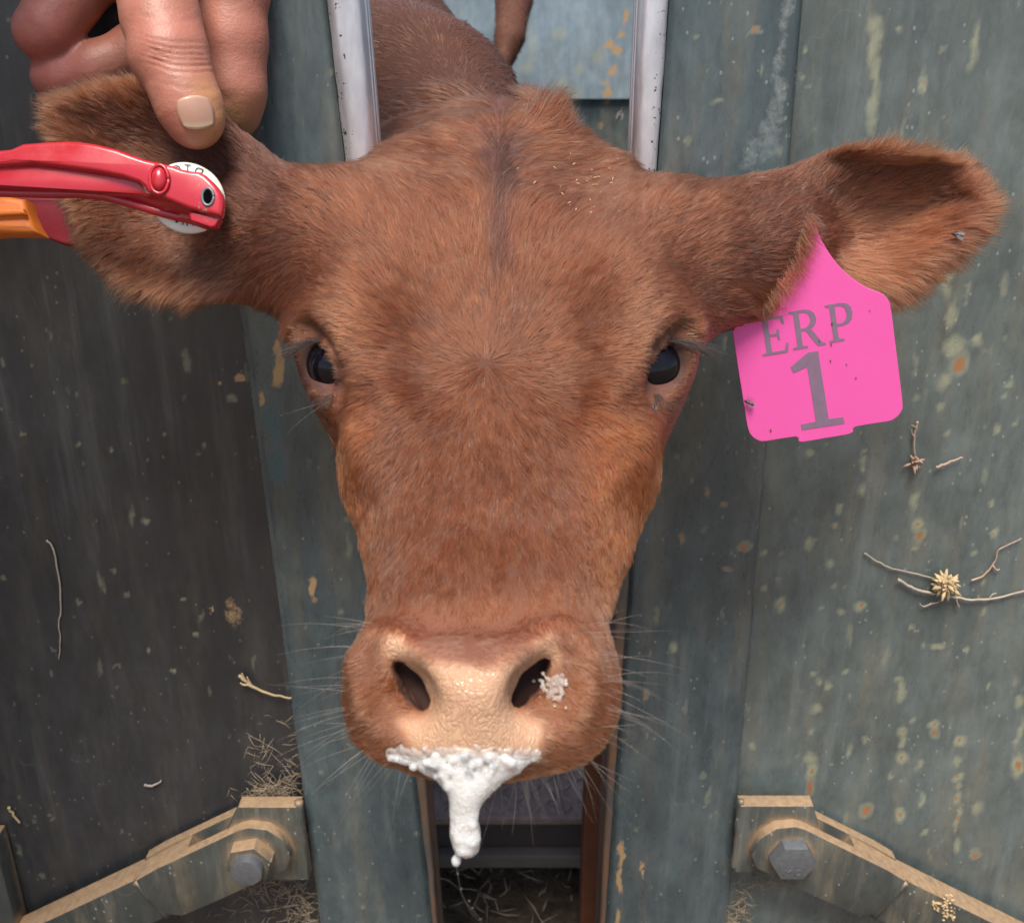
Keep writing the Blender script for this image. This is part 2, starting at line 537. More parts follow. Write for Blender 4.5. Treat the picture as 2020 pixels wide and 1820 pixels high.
t.b.inputs['Subsurface Scale'].default_value = .5
bp = t.n('ShaderNodeBump', i_Distance=.0011)
t.l(t.math('MULTIPLY', b_, .40), bp.inputs['Strength']); t.l(crk, bp.inputs['Height']); t.l(bp.outputs[0], t.b.inputs['Normal'])
M['hide'] = t.m

def hair_mat(name, rough=.42, attr='tint', coat=0.0, col=None):
    m = bpy.data.materials.new(name); m.use_nodes = True; nt = m.node_tree
    nt.nodes.clear()
    o = nt.nodes.new('ShaderNodeOutputMaterial'); h = nt.nodes.new('ShaderNodeBsdfHairPrincipled')
    h.parametrization = 'COLOR'
    if col: h.inputs['Color'].default_value = (*col, 1)
    else:
        a = nt.nodes.new('ShaderNodeAttribute'); a.attribute_name = attr
        nt.links.new(a.outputs['Color'], h.inputs['Color'])
    h.inputs['Roughness'].default_value = rough
    h.inputs['IOR'].default_value = 1.47
    h.inputs['Radial Roughness'].default_value = .55
    h.inputs['Random Roughness'].default_value = .3
    nt.links.new(h.outputs[0], o.inputs['Surface'])
    return m
M['fur'] = hair_mat('coat_hair')
M['lash'] = plain('lash_hair', (.035, .020, .018), .55, 0, .2, 60, 0)
M['whisker'] = hair_mat('whisker_hair', .3, col=(.50, .34, .24))
M['eye'] = NT('eyeball').set(Base_Color=(.005, .004, .006), Roughness=.03, IOR=1.34).m
M['eye_rim'] = NT('eye_white').set(Base_Color=(.10, .03, .06), Roughness=.15).m
t = NT('pink_plastic'); t.set(Base_Color=t.mix(t.noise(30, 4), (.72, .090, .345), (.77, .105, .38)), Roughness=.45); t.b.inputs['Subsurface Weight'].default_value = .15
t.b.inputs['Subsurface Radius'].default_value = (.004, .002, .003); t.bump(t.noise(300, 3), .08, .0004); M['pink'] = t.m
M['lettering'] = plain('tag_print', (.20, .13, .19), .5, 0, .18, 200, .05)
t = NT('white_plastic'); t.set(Base_Color=t.ramp(t.noise(55, 4, .6), [(.60, (.80, .78, .74)), (.72, (.72, .60, .28))]), Roughness=.3); M['white'] = t.m
M['ink'] = plain('black_ink', (.02, .02, .025), .5, bump=0)
t = NT('red_enamel'); ch = t.math('GREATER_THAN', t.noise(70, 6, .8), .655)
c = t.mix(t.noise(14, 3), (.36, .010, .018), (.48, .018, .030)); c = t.mix(ch, c, (.35, .22, .18))
t.set(Base_Color=c, Roughness=t.ramp(t.noise(40, 4), [(.3, .18), (.7, .42)])); t.b.inputs['Coat Weight'].default_value = .3; t.bump(t.noise(35, 4), .12, .001); M['red'] = t.m
M['darkred'] = plain('dark_red_jaw', (.22, .012, .022), .5)
M['orange'] = plain('orange_grip', (.62, .16, .02), .55)
t = NT('black_bore_shade').set(Base_Color=(.003, .003, .003), Roughness=1.0); t.b.inputs['Specular IOR Level'].default_value = 0.0; M['hole'] = t.m
t = NT('skin'); sk = t.attr('tint', 'Color'); fn = t.noise(110, 6, .65)
c = t.mix(t.math('MULTIPLY', t.ramp(t.noise(45, 4), [(.4, 0.0), (.7, 1.0)]), .35), sk, (.46, .13, .09))
c = t.mix(t.math('MULTIPLY', t.ramp(fn, [(.5, 0.0), (.75, 1.0)]), .2), c, (.30, .13, .08))
t.set(Base_Color=c, Roughness=.48); t.b.inputs['Subsurface Weight'].default_value = .2; t.b.inputs['Subsurface Radius'].default_value = (.010, .004, .002)
t.b.inputs['Subsurface Scale'].default_value = .6
vz = t.n('ShaderNodeTexVoronoi', feature='DISTANCE_TO_EDGE', i_Scale=420.0); t.l(t.pos((1, 1, .6)), vz.inputs['Vector'])
t.bump(t.math('ADD', t.math('MULTIPLY', t.ramp(vz.outputs['Distance'], [(0, 0.0), (.15, 1.0)]), .12), t.math('ADD', fn, t.math('MULTIPLY', t.noise(35, 4, .6, t.pos((1, 1, 2.2))), 1.8))), .5, .0009); M['skin'] = t.m
t = NT('finger_nail'); t.set(Base_Color=t.mix(t.math('MULTIPLY', t.noise(150, 4), .35), t.attr('tint', 'Color'), (.30, .18, .12)), Roughness=.32); t.bump(t.noise(120, 3, .5, t.pos((3, 3, .4))), .12, .0005); M['nail'] = t.m
M['denim'] = plain('dark_work_cloth', (.018, .024, .040), .9, 0, .3, 40)
M['trouser'] = plain('work_trousers', (.03, .035, .045), .9, 0, .3, 40)
M['boot'] = plain('boot_leather', (.05, .028, .015), .6)
t = NT('saliva_foam'); vo = t.n('ShaderNodeTexVoronoi', feature='F1', i_Scale=620.0); t.l(t.pos(), vo.inputs['Vector'])
vo2 = t.n('ShaderNodeTexVoronoi', feature='F1', i_Scale=300.0); t.l(t.pos(), vo2.inputs['Vector'])
hh = t.math('ADD', t.ramp(vo.outputs['Distance'], [(.0, 1.0), (.55, 0.0)]), t.ramp(vo2.outputs['Distance'], [(.0, 1.0), (.5, 0.0)]))
t.set(Base_Color=(.80, .78, .74), Roughness=.06); t.b.inputs['Subsurface Weight'].default_value = .8
t.b.inputs['Subsurface Radius'].default_value = (.006, .005, .004); t.b.inputs['Subsurface Scale'].default_value = 1.0
t.b.inputs['Transmission Weight'].default_value = .42; t.b.inputs['IOR'].default_value = 1.18
t.bump(hh, .45, .0009); M['foam'] = t.m
t = NT('clear_saliva'); t.set(Base_Color=(.98, .97, .95), Roughness=.03); t.b.inputs['Transmission Weight'].default_value = 1.0; t.b.inputs['IOR'].default_value = 1.33; M['clear'] = t.m
M['fly'] = plain('fly_body', (.03, .03, .032), .35)
t = NT('fly_wing'); t.set(Base_Color=(.22, .22, .22), Roughness=.25); t.b.inputs['Alpha'].default_value = .55; M['wing'] = t.m

m = bpy.data.materials.new('thin_bubble'); m.use_nodes = True; nt = m.node_tree; nt.nodes.clear()
o = nt.nodes.new('ShaderNodeOutputMaterial'); mx = nt.nodes.new('ShaderNodeMixShader'); tr = nt.nodes.new('ShaderNodeBsdfTransparent'); gl_ = nt.nodes.new('ShaderNodeBsdfGlossy'); fr = nt.nodes.new('ShaderNodeLayerWeight')
gl_.inputs['Roughness'].default_value = .03; fr.inputs['Blend'].default_value = .35
nt.links.new(fr.outputs['Facing'], mx.inputs[0]); nt.links.new(tr.outputs[0], mx.inputs[1]); nt.links.new(gl_.outputs[0], mx.inputs[2]); nt.links.new(mx.outputs[0], o.inputs[0])
M['bubble'] = m
mf = m.copy(); mf.name = 'froth_bubble'; n3 = mf.node_tree
df = n3.nodes.new('ShaderNodeBsdfDiffuse'); df.inputs[0].default_value = (.90, .86, .79, 1); mx3 = n3.nodes.new('ShaderNodeMixShader'); mx3.inputs[0].default_value = .22
o3 = [n for n in n3.nodes if n.type == 'OUTPUT_MATERIAL'][0]; s3 = o3.inputs[0].links[0].from_socket
n3.links.new(s3, mx3.inputs[1]); n3.links.new(df.outputs[0], mx3.inputs[2]); n3.links.new(mx3.outputs[0], o3.inputs[0])
M['froth'] = mf
M['flange'] = plain('dark_flange_steel', (.045, .036, .036), .7, 0, .4, 30)
M['lug'] = plain('worn_tread_lug', (.34, .27, .25), .4, .3, .35, 40)
m2 = m.copy(); m2.name = 'wet_film'; n2 = m2.node_tree
for nd in n2.nodes:
    if nd.type == 'LAYER_WEIGHT': nd.inputs['Blend'].default_value = .72
    if nd.type == 'BSDF_TRANSPARENT': nd.inputs[0].default_value = (.93, .88, .84, 1)
M['film'] = m2
M['rail'] = plain('dull_rail_steel', (.10, .09, .085), .7, 0, .35, 30)
# ================================================================== SETTING AND HEAD GATE
YG = 0.78      # plane of the gate posts
YP = 0.80      # plane of the gate sheets

def box_bm(bm, lo, hi, bevel=0.0):
    r = bmesh.ops.create_cube(bm, size=1.0)
    vs = r['verts']
    for v in vs:
        v.co = Vector([(lo[i] + hi[i]) / 2 + v.co[i] * (hi[i] - lo[i]) for i in range(3)])
    if bevel:
        es = list({e for v in vs for e in v.link_edges})
        bmesh.ops.bevel(bm, geom=es, offset=bevel, segments=2, profile=.6, affect='EDGES')

def prism_bm(bm, poly, y0, y1, bevel=0.0, hole=None):
    """poly: (x,z) outline in a vertical plane, from depth y0 (front) to y1"""
    loops = [poly] + ([hole] if hole else [])
    allp = [p for lp in loops for p in lp]
    tris = tessellate_polygon([[Vector((x, z, 0)) for x, z in lp] for lp in loops])
    fr = [bm.verts.new((x, y0, z)) for x, z in allp]
    bk = [bm.verts.new((x, y1, z)) for x, z in allp]
    if hole:
        for a, b, c in tris:
            bm.faces.new((fr[a], fr[b], fr[c])); bm.faces.new((bk[c], bk[b], bk[a]))
    else:
        bm.faces.new(fr); bm.faces.new(bk[::-1])
    off = 0; rim = []
    for lp in loops:
        n = len(lp)
        for i in range(n):
            j = (i + 1) % n
            bm.faces.new((fr[off + i], bk[off + i], bk[off + j], fr[off + j]))
            e = bm.edges.get((fr[off + i], fr[off + j]))
            if e: rim.append(e)
        off += n
    bm.normal_update()
    if bevel and not hole:
        bmesh.ops.bevel(bm, geom=rim, offset=bevel, segments=2, profile=.6, affect='EDGES')

def tube(pts, radii, seg=8, cap=True):
    """round tube along points"""
    pts = [Vector(p) for p in pts]
    if not hasattr(radii, '__len__'): radii = [radii] * len(pts)
    V, Fc = [], []
    up = Vector((.13, .31, .94))
    for i, p in enumerate(pts):
        d = (pts[min(i + 1, len(pts) - 1)] - pts[max(i - 1, 0)])
        if d.length < 1e-9: d = Vector((0, 0, 1))
        d.normalize()
        a = d.cross(up)
        if a.length < 1e-4: a = d.cross(Vector((1, 0, 0)))
        a.normalize(); b = d.cross(a)
        for k in range(seg):
            an = 2 * math.pi * k / seg
            V.append(p + (a * math.cos(an) + b * math.sin(an)) * radii[i])
    for i in range(len(pts) - 1):
        for k in range(seg):
            k2 = (k + 1) % seg
            Fc.append((i * seg + k, i * seg + k2, (i + 1) * seg + k2, (i + 1) * seg + k))
    if cap:
        Fc.append(tuple(range(seg))[::-1]); Fc.append(tuple(range((len(pts) - 1) * seg, len(pts) * seg)))
    return V, Fc

def tubes_obj(name, lst, mat, parent=None, seg=6):
    V, Fc = [], []
    for pts, r in lst:
        v, f = tube(pts, r, seg); o = len(V)
        V += v; Fc += [tuple(i + o for i in q) for q in f]
    return mesh_obj(name, [tuple(v) for v in V], Fc, mat, parent)

# ground in the yard and the dirt under the chute
def ground_sheet(name, x0, x1, y0, y1, z, n, mat, amp):
    xs = np.linspace(x0, x1, n); ys = np.linspace(y0, y1, n)
    g = np.stack(np.meshgrid(xs, ys, indexing='ij'), -1).reshape(-1, 2)
    P = np.concatenate([g, np.zeros((len(g), 1))], 1)
    P[:, 2] = z + (vnoise(P, 3, 3) - .5) * amp + (vnoise(P, 17, 4) - .5) * amp * .5
    fc = [(i * n + j, (i + 1) * n + j, (i + 1) * n + j + 1, i * n + j + 1) for i in range(n - 1) for j in range(n - 1)]
    return tag(mesh_obj(name, P, fc, mat), kind='structure')
gnd = ground_sheet('ground', -60, 60, -60, 60, -.03, 60, M['ground'], .02)
drt = ground_sheet('dirt_floor', -1.0, .7, .70, 2.6, .005, 110, M['dirt'], .03)

# ---- stains: measured where they sit on the sheet
def z5(x, y): return (1800 + .3762 * x) * .789, (1050 + .3762 * y) * .789
def z7(x, y): return (1660 + .4455 * x) * .789, (1600 + .4455 * y) * .789
def z8(x, y): return (1660 + .4455 * x) * .789, (.4455 * y) * .789
def z3(x, y): return (1660 + .4945 * x) * .789, (250 + .4945 * y) * .789
def zp(x, y): return (1500 + .6628 * x) * .789, (1100 + .6628 * y) * .789
def z4(x, y): return (.5495 * x) * .789, (700 + .5495 * y) * .789
ST = []
def stains(fn, k, lst):
    for x, y, rx, ry, ty in lst:
        a, b = fn(x, y); ST.append((a, b, rx * k, ry * k, ty))
stains(z5, .2968, [(945,190,25,25,'h'),(955,250,28,30,'h'),(965,320,25,50,'h'),(955,480,35,60,'h'),(800,595,28,30,'hr'),(785,690,28,30,'hr'),(600,830,35,60,'h'),(735,965,30,25,'h'),(1300,530,35,70,'h'),(1310,700,40,60,'hr'),(1330,770,30,45,'r'),(1310,850,25,25,'h'),(405,1235,40,65,'hr'),(930,1240,38,38,'hr'),(665,1250,28,22,'h'),(820,1280,28,28,'h'),(380,1075,20,20,'h'),(295,1125,16,14,'h'),(845,1660,25,25,'hr'),(635,1675,25,20,'h'),(1200,1710,30,25,'h'),(1350,1480,25,25,'h'),(1450,1490,50,30,'hr'),(1630,1520,16,35,'h'),(1280,1375,18,18,'h'),(1765,1265,20,25,'h'),(1735,1080,18,30,'h'),(1830,745,25,30,'hr'),(1815,545,20,20,'h'),(1700,880,20,30,'h'),(55,1000,30,18,'r'),(165,830,30,24,'r'),(210,830,12,16,'r'),(300,880,28,25,'h'),(35,560,14,18,'r'),(590,205,30,30,'h'),(1510,80,20,40,'h'),(1835,50,25,35,'h'),(490,315,14,14,'h')])
stains(z7, .3515, [(1027,170,20,20,'hr'),(850,180,18,18,'h'),(865,230,22,25,'h'),(920,255,26,26,'hr'),(855,380,45,40,'h'),(830,520,18,22,'h'),(820,660,45,50,'h'),(830,740,40,60,'hr'),(830,820,20,50,'r'),(500,585,22,25,'h'),(1325,280,28,85,'h'),(1335,510,28,50,'hr'),(1345,570,25,40,'h'),(1340,660,38,45,'hr'),(1435,690,22,40,'h'),(1400,445,20,25,'h'),(1520,480,36,40,'hr'),(1520,530,24,26,'r'),(1665,570,42,32,'hr'),(1650,680,20,50,'h'),(1650,775,28,25,'hr'),(1655,825,24,22,'hr'),(1650,890,22,40,'hr'),(1650,1000,18,100,'hr'),(1650,1150,25,60,'h'),(1750,1200,26,26,'r'),(1125,560,22,28,'h'),(1035,635,20,20,'hr'),(1455,1080,22,30,'h'),(1270,765,20,35,'h'),(1330,980,40,45,'hr'),(1130,950,36,34,'r'),(1450,900,16,40,'h'),(1590,275,16,16,'h'),(1820,260,18,22,'h'),(1690,50,14,28,'h'),(2000,340,24,40,'h'),(1990,700,40,90,'hr'),(2000,520,18,120,'h'),(1760,950,40,50,'h')])
stains(z8, .3515, [(1190,240,42,150,'h'),(1195,420,36,140,'h'),(1180,600,40,180,'h'),(1455,460,32,80,'hr'),(1565,290,14,40,'h'),(1335,160,35,25,'h'),(795,262,18,20,'h'),(765,415,20,18,'h'),(1740,260,30,170,'h'),(1170,130,40,60,'h'),
                  (680,120,44,200,'w'),(650,330,44,200,'w'),(630,560,60,220,'w'),(590,780,90,220,'w'),(480,880,70,160,'w'),(300,560,34,26,'h'),(500,200,46,9,'r')])
stains(z3, .3902, [(1440,900,40,120,'h'),(1450,1100,35,100,'h'),(1500,1330,40,55,'r'),(1470,1250,70,60,'h'),(1420,1420,50,60,'h'),(1590,1205,30,40,'hr'),(1390,1560,25,30,'h'),(1750,1430,28,28,'h'),(1685,1660,20,22,'h'),(1670,680,20,20,'h'),(1730,1500,16,20,'h'),(1765,1625,16,20,'h')])
stains(zp, .523, [(80,1560,14,70,'e'),(78,1660,12,70,'e'),(70,1800,9,60,'e'),(155,1620,8,36,'e'),(175,955,12,16,'r'),(405,185,12,18,'r'),(310,365,10,14,'r'),(480,490,13,9,'r'),(545,395,20,14,'r'),(280,780,14,26,'h')])
stains(z4, .4336, [(1265,330,20,90,'e'),(1268,430,32,80,'e'),(1240,650,52,120,'t'),(1260,840,46,140,'t'),(1420,1400,22,80,'e'),(1060,1520,60,100,'eb'),(1055,545,22,26,'h'),(1000,460,14,16,'e'),(1180,540,18,30,'e'),(1095,445,26,16,'e'),
                  (505,772,14,14,'h'),(745,700,14,14,'h'),(920,745,14,16,'h'),(660,1085,18,20,'h'),(780,1775,18,18,'h'),(350,745,14,16,'h'),(120,705,12,12,'h'),(955,1495,14,18,'e'),(885,1615,16,14,'h'),(670,1690,12,16,'h'),(840,1450,12,12,'h')])
def stain_fields(P, Y):
    """P (N,3) vertices near the plane y=Y -> five masks"""
    out = {k: np.zeros(len(P), np.float32) for k in ('halo', 'rust', 'earth', 'teal', 'worn')}
    wob = np.stack([vnoise(P, 90, 11), vnoise(P, 90, 12)], -1) - .5
    wob2 = np.stack([vnoise(P, 260, 13), vnoise(P, 260, 14)], -1) - .5
    X = P[:, 0] + wob[:, 0] * .006 + wob2[:, 0] * .003; Z = P[:, 2] + wob[:, 1] * .008 + wob2[:, 1] * .003
    for px, py, rx, ry, ty in ST:
        c = gp(px, py, Y); ux = abs(gp(px + 1, py, Y)[0] - c[0]); uz = abs(gp(px, py + 1, Y)[2] - c[2])
        a = rx * ux; b = ry * uz
        m = (np.abs(X - c[0]) < 2.2 * a) & (np.abs(Z - c[2]) < 2.2 * b)
        if not m.any(): continue
        d = np.sqrt(((X[m] - c[0]) / a) ** 2 + ((Z[m] - c[2]) / b) ** 2)
        s = 1 - sstep(.25, 1.35, d)
        def mx(k, v):
            out[k][m] = np.maximum(out[k][m], v)
        if ty == 'h': mx('halo', s * .75)
        elif ty == 'hr': mx('halo', s * .85); mx('rust', (1 - sstep(.1, .55, d)) * .75)
        elif ty == 'r': mx('rust', s * .7); mx('halo', (1 - sstep(.9, 1.8, d)) * .5)
        elif ty == 'e': mx('earth', s * .85)
        elif ty == 'eb': mx('earth', s * .45)
        elif ty == 't': mx('teal', s * .8)
        elif ty == 'w': mx('worn', s * .5)
    # many small marks nobody placed
    r = np.random.default_rng(int(abs(P[:, 0].sum())) % 999)
    lo, hi = P.min(0), P.max(0)
    for i in range(int((170 if P[:, 0].mean() > 0 else 110) * (hi[0] - lo[0]) * (hi[2] - lo[2]) / .2)):
        cx, cz = r.uniform(lo[0], hi[0]), r.uniform(lo[2], hi[2]); a = r.uniform(.0009, .0034); b = a * r.choice([1, 1, 1.6, 4])
        m = (np.abs(X - cx) < 2 * a) & (np.abs(Z - cz) < 2 * b)
        if m.any():
            d = np.sqrt(((X[m] - cx) / a) ** 2 + ((Z[m] - cz) / b) ** 2)
            out['halo'][m] = np.maximum(out['halo'][m], (1 - sstep(.5, 1.3, d)) * r.uniform(.15, .5))
    return out

def sheet(name, xl, xr, Y, z0, z1, mat, parent, h=.003, depth=.004, wave=.0015, lip=0.0, amount=1.0):
    """a metal sheet: finely divided front, turned edges, closed back. xl, xr: functions of z"""
    nz = int((z1 - z0) / h) + 1; zz = np.linspace(z0, z1, nz)
    nx = int(max(abs(xr(z) - xl(z)) for z in (z0, z1)) / h) + 1
    V = np.zeros((nz, nx, 3)); t = np.linspace(0, 1, nx)
    for i, z in enumerate(zz):
        V[i, :, 0] = xl(z) + (xr(z) - xl(z)) * t; V[i, :, 2] = z
    V[:, :, 1] = Y + (vnoise(V, 5, 21) - .5) * wave * 2 + (vnoise(V, 22, 22) - .5) * wave * .6
    w = np.abs(xr(z0) - xl(z0))
    ed = np.minimum(t, 1 - t) * w
    V[:, :, 1] += lip * (1 - sstep(0, .006, ed))[None, :]
    P = V.reshape(-1, 3); n = len(P)
    ii = np.arange(n).reshape(nz, nx)
    q = np.stack([ii[:-1, :-1], ii[:-1, 1:], ii[1:, 1:], ii[1:, :-1]], -1).reshape(-1, 4).tolist()
    rim = list(ii[0, :]) + list(ii[1:, -1]) + list(ii[-1, -2::-1]) + list(ii[-2:0, 0])
    B = P[rim].copy(); B[:, 1] = Y + depth
    m = len(rim)
    for k in range(m):
        q.append((rim[k], n + k, n + (k + 1) % m, rim[(k + 1) % m]))
    q.append(tuple(n + k for k in range(m)))
    o = mesh_obj(name, np.concatenate([P, B]), q, mat, parent)
    o.data.set_sharp_from_angle(angle=math.radians(50))
    for k, v in stain_fields(P, Y).items():
        add_attr(o.data, k, np.concatenate([v * amount, v[rim] * amount]))
    return o

def lin(za, xa, zb, xb):
    return lambda z: xa + (xb - xa) * (z - za) / (zb - za)

Z0, Z1 = .08, 1.72
in_l = lin(1.166, -.1035, .308, -.0745); in_r = lin(1.166, .0885, .308, .0885)
se_l = lin(.951, -.212, .311, -.196); se_r = lin(1.166, .202, .311, .219)
gate_l = empty('head_gate_leaf', (-.25, YG, .08), 'left gate leaf, steel sheet with shade put into its paint, behind the red pliers', 'gate', 'leaves of the head gate')
gate_r = empty('head_gate_leaf', (.25, YG, .08), 'right gate leaf, green rust spotted steel sheet behind the pink tag', 'gate', 'leaves of the head gate')
for sd, gate, inn, sea, mp in ((-1, gate_l, in_l, se_l, 'paint_l_shaded'), (1, gate_r, in_r, se_r, 'paint_r')):
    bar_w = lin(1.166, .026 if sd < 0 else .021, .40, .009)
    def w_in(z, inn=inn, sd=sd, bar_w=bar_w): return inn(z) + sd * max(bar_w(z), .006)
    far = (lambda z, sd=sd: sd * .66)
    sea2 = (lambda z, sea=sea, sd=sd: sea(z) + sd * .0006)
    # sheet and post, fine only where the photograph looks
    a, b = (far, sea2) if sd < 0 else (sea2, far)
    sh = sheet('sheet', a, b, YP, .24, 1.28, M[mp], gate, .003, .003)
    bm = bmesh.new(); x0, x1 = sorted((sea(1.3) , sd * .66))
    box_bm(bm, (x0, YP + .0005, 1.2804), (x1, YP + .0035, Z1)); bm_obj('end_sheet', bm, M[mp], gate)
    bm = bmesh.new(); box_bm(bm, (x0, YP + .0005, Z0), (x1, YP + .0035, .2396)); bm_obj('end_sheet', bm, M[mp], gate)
    a, b = (sea, w_in) if sd < 0 else (w_in, sea)
    sheet('post', a, b, YG, .24, 1.28, M['paint_post'], gate, .0028, YP - YG + .016, .0008, .004)
    bm = bmesh.new()
    x0, x1 = sorted((sea(1.5), w_in(1.5))); box_bm(bm, (x0, YG, 1.2804), (x1, YP + .016, Z1)); bm_obj('post_end', bm, M['paint_post'], gate); bm = bmesh.new()
    x0, x1 = sorted((sea(.2), w_in(.2))); box_bm(bm, (x0, YG, Z0), (x1, YP + .016, .2396))
    bm_obj('post_end', bm, M['paint_post'], gate)
    # worn neck bar along the inner edge
    zz = np.linspace(Z0, Z1, 140); V, Fc = [], []; edge = []; seg = 14
    for z in zz:
        wd = max(bar_w(z), .006)
        for k in range(seg):
            an = 2 * math.pi * k / seg
            cx = math.copysign(abs(math.cos(an)) ** .6, math.cos(an)); cy = math.copysign(abs(math.sin(an)) ** .6, math.sin(an))
            V.append((inn(z) + sd * wd * .5 + cx * (wd * .5 - .0004), YG + .009 + cy * .0135, z)); edge.append(max(0, sd * cx))
    V = np.array(V); V[:, :2] += (vnoise(V, 60, 31)[:, None] - .5) * .0012
    for i in range(len(zz) - 1):
        for k in range(seg):
            k2 = (k + 1) % seg; Fc.append((i * seg + k, i * seg + k2, (i + 1) * seg + k2, (i + 1) * seg + k))
    Fc.append(tuple(range(seg))[::-1]); Fc.append(tuple(range((len(zz) - 1) * seg, len(zz) * seg)))
    o = mesh_obj('neck_bar', V, Fc, M['steel'], gate); add_attr(o.data, 'edge', edge)
    # layered strips behind the bar
    for k in range(4):
        bm = bmesh.new()
        y0 = YG + .0245 + k * .0085; wob = (-.0006, .0008, -.0002, .001)[k]
        p = []
        for z in (Z0, Z1):
            xi = inn(z) + sd * (.0012 + wob)
            p.append((xi, z)); 
        q = [(p[0][0], p[0][1]), (p[1][0], p[1][1]), (p[1][0] + sd * .02, p[1][1]), (p[0][0] + sd * .02, p[0][1])]
        prism_bm(bm, q if sd > 0 else q[::-1], y0, y0 + .0072, .0008)
        o = bm_obj('edge_strip', bm, M['steel'], gate); add_attr(o.data, 'edge', np.zeros(len(o.data.vertices)))
    # bead of weld where sheet meets post
    pts = [(sea(z) + sd * .002, YP - .0012, z) for z in np.linspace(.24, 1.28, 60)]
    tubes_obj('weld_seam', [(pts, [.0022 + .0008 * random.random() for _ in pts])], M['paint_post'], gate, 6)
    # bracket welded to the post for the linkage arm
    Yb = .766
    cor = [(1450, 1590), (1605, 1590), (1622, 1650), (1622, 1720), (1450, 1720)] if sd > 0 else [(600, 1592), (470, 1592), (440, 1655), (440, 1735), (605, 1735)]
    pl = [(gp(x, y, Yb)[0], gp(x, y, Yb)[2]) for x, y in cor]
    if sd > 0: pl[0] = (sea(.49) + .0008, pl[0][1]); pl[-1] = (sea(.40) + .0008, pl[-1][1])
    else: pl[0] = (sea(.49) - .0008, pl[0][1]); pl[-1] = (sea(.40) - .0008, pl[-1][1])
    bm = bmesh.new(); prism_bm(bm, pl, Yb, Yb + .015, .001)
    bm_obj('bracket', bm, M['paint_arm'], gate, smooth='auto')
    pts = [(pl[0][0] + sd * .001, Yb + .004, z) for z in np.linspace(pl[-1][1], pl[0][1] + .004, 14)]
    tubes_obj('bracket_weld', [(pts, [.0028 + .0016 * random.random() for _ in pts])], M['paint_arm'], gate, 8)
# left leaf: upright at its far edge, just inside the photograph
bm = bmesh.new(); xe = gp(12, 1750, .775)[0]
box_bm(bm, (xe - .05, .775, .08), (xe, YP - .001, gp(2, 1660, .775)[2]), .002)
bm_obj('edge_upright', bm, M['paint_arm'], gate_l, smooth='auto')

# ---- linkage arms
def arm(sd, label):
    bolt = (1560, 1684) if sd > 0 else (497, 1686)
    Yf = .7545
    b = gp(*bolt, Yf); ang = math.radians(-30.5) if sd > 0 else math.radians(180 + 29.5)
    dx, dz = math.cos(ang), math.sin(ang)
    def loc(u, v):        # along the arm, up across it
        up = (-dz, dx) if sd > 0 else (dz, -dx)
        return (b[0] + dx * u + up[0] * v, b[2] + dz * u + up[1] * v)
    root = empty('linkage_arm', (b[0], .775, b[2]), label, 'linkage', 'linkage arms low on the head gate')
    hw = .031
    strap = [loc(-.006, hw), loc(.092, hw), loc(.116, hw - .002), loc(.122, .006), loc(.118, -.020), loc(.104, -.030), loc(.06, -hw), loc(-.018, -hw), loc(-.031, -.020), loc(-.036, 0), loc(-.030, .018), loc(-.016, .029)]
    if sd < 0: strap = strap[::-1]
    for y0, nm in ((Yf, 'front_strap'), (.7830, 'back_strap')):
        bm = bmesh.new(); prism_bm(bm, strap, y0, y0 + .0110, .0012); bm_obj(nm, bm, M['paint_arm'], root, smooth='auto')
    fill = [loc(.058, hw - .001), loc(.121, hw - .004), loc(.121, -.024), loc(.058, -hw + .001)]
    if sd < 0: fill = fill[::-1]
    bm = bmesh.new(); prism_bm(bm, fill, Yf + .0112, .7828, .0005); bm_obj('spacer', bm, M['paint_arm'], root, smooth='auto')
    barp = [loc(.1225, hw - .006), loc(.62, hw - .006), loc(.62, -hw + .002), loc(.1225, -hw + .002)]
    if sd < 0: barp = barp[::-1]
    bm = bmesh.new(); prism_bm(bm, barp, Yf + .008, .7900, .0015); bm_obj('bar', bm, M['paint_arm'], root, smooth='auto')
    pts = [(*loc(.1225, v), Yf + .006) for v in np.linspace(hw - .006, -hw + .004, 9)]
    tubes_obj('weld', [([(p[0], p[2], p[1]) for p in pts], [.0032 + .0012 * random.random() for _ in pts])], M['paint_arm'], root, 7)
    # bolt
    c = Vector((b[0], Yf - .0004, b[2]))
    def disc(r, y0, y1, seg, rot=0.0, bev=0.0):
        bm = bmesh.new()
        pl = [(c.x + r * math.cos(2 * math.pi * k / seg + rot), c.z + r * math.sin(2 * math.pi * k / seg + rot)) for k in range(seg)]
        prism_bm(bm, pl, c.y - y1, c.y - y0, bev); return bm
    if sd > 0:
        bm_obj('bolt_head', disc(.0215, 0, .013, 6, math.radians(0), .0016), M['bolt'], root, smooth='auto')
        # grade marks raised on the head
        tmp = bpy.data.curves.new('mark', 'FONT'); tmp.body = 'M.O'; tmp.size = .010; tmp.extrude = .0003; tmp.align_x = 'CENTER'
        to = link(bpy.data.objects.new('mark', tmp)); me = bpy.data.meshes.new_from_object(to.evaluated_get(bpy.context.evaluated_depsgraph_get())); bpy.data.objects.remove(to)
        me.transform(Matrix.Translation((0, c.y - .0133 - .775, -.013)) @ Matrix.Rotation(math.pi / 2, 4, 'X')); me.materials.clear(); me.materials.append(M['bolt'])
        link(bpy.data.objects.new('grade_mark', me), root)
    else:
        bm_obj('nut', disc(.0225, 0, .014, 6, math.radians(12), .0016), M['paint_arm'], root, smooth='auto')
        bm_obj('bolt_end', disc(.0150, .0142, .0235, 22, 0, .0020), M['bolt'], root, smooth='auto')
    return root
arm_r = arm(1, 'linkage arm at bottom right, dusty green bar on a hexagon bolt head')
arm_l = arm(-1, 'linkage arm at bottom left, dusty dark bar on a nut with round bolt end')

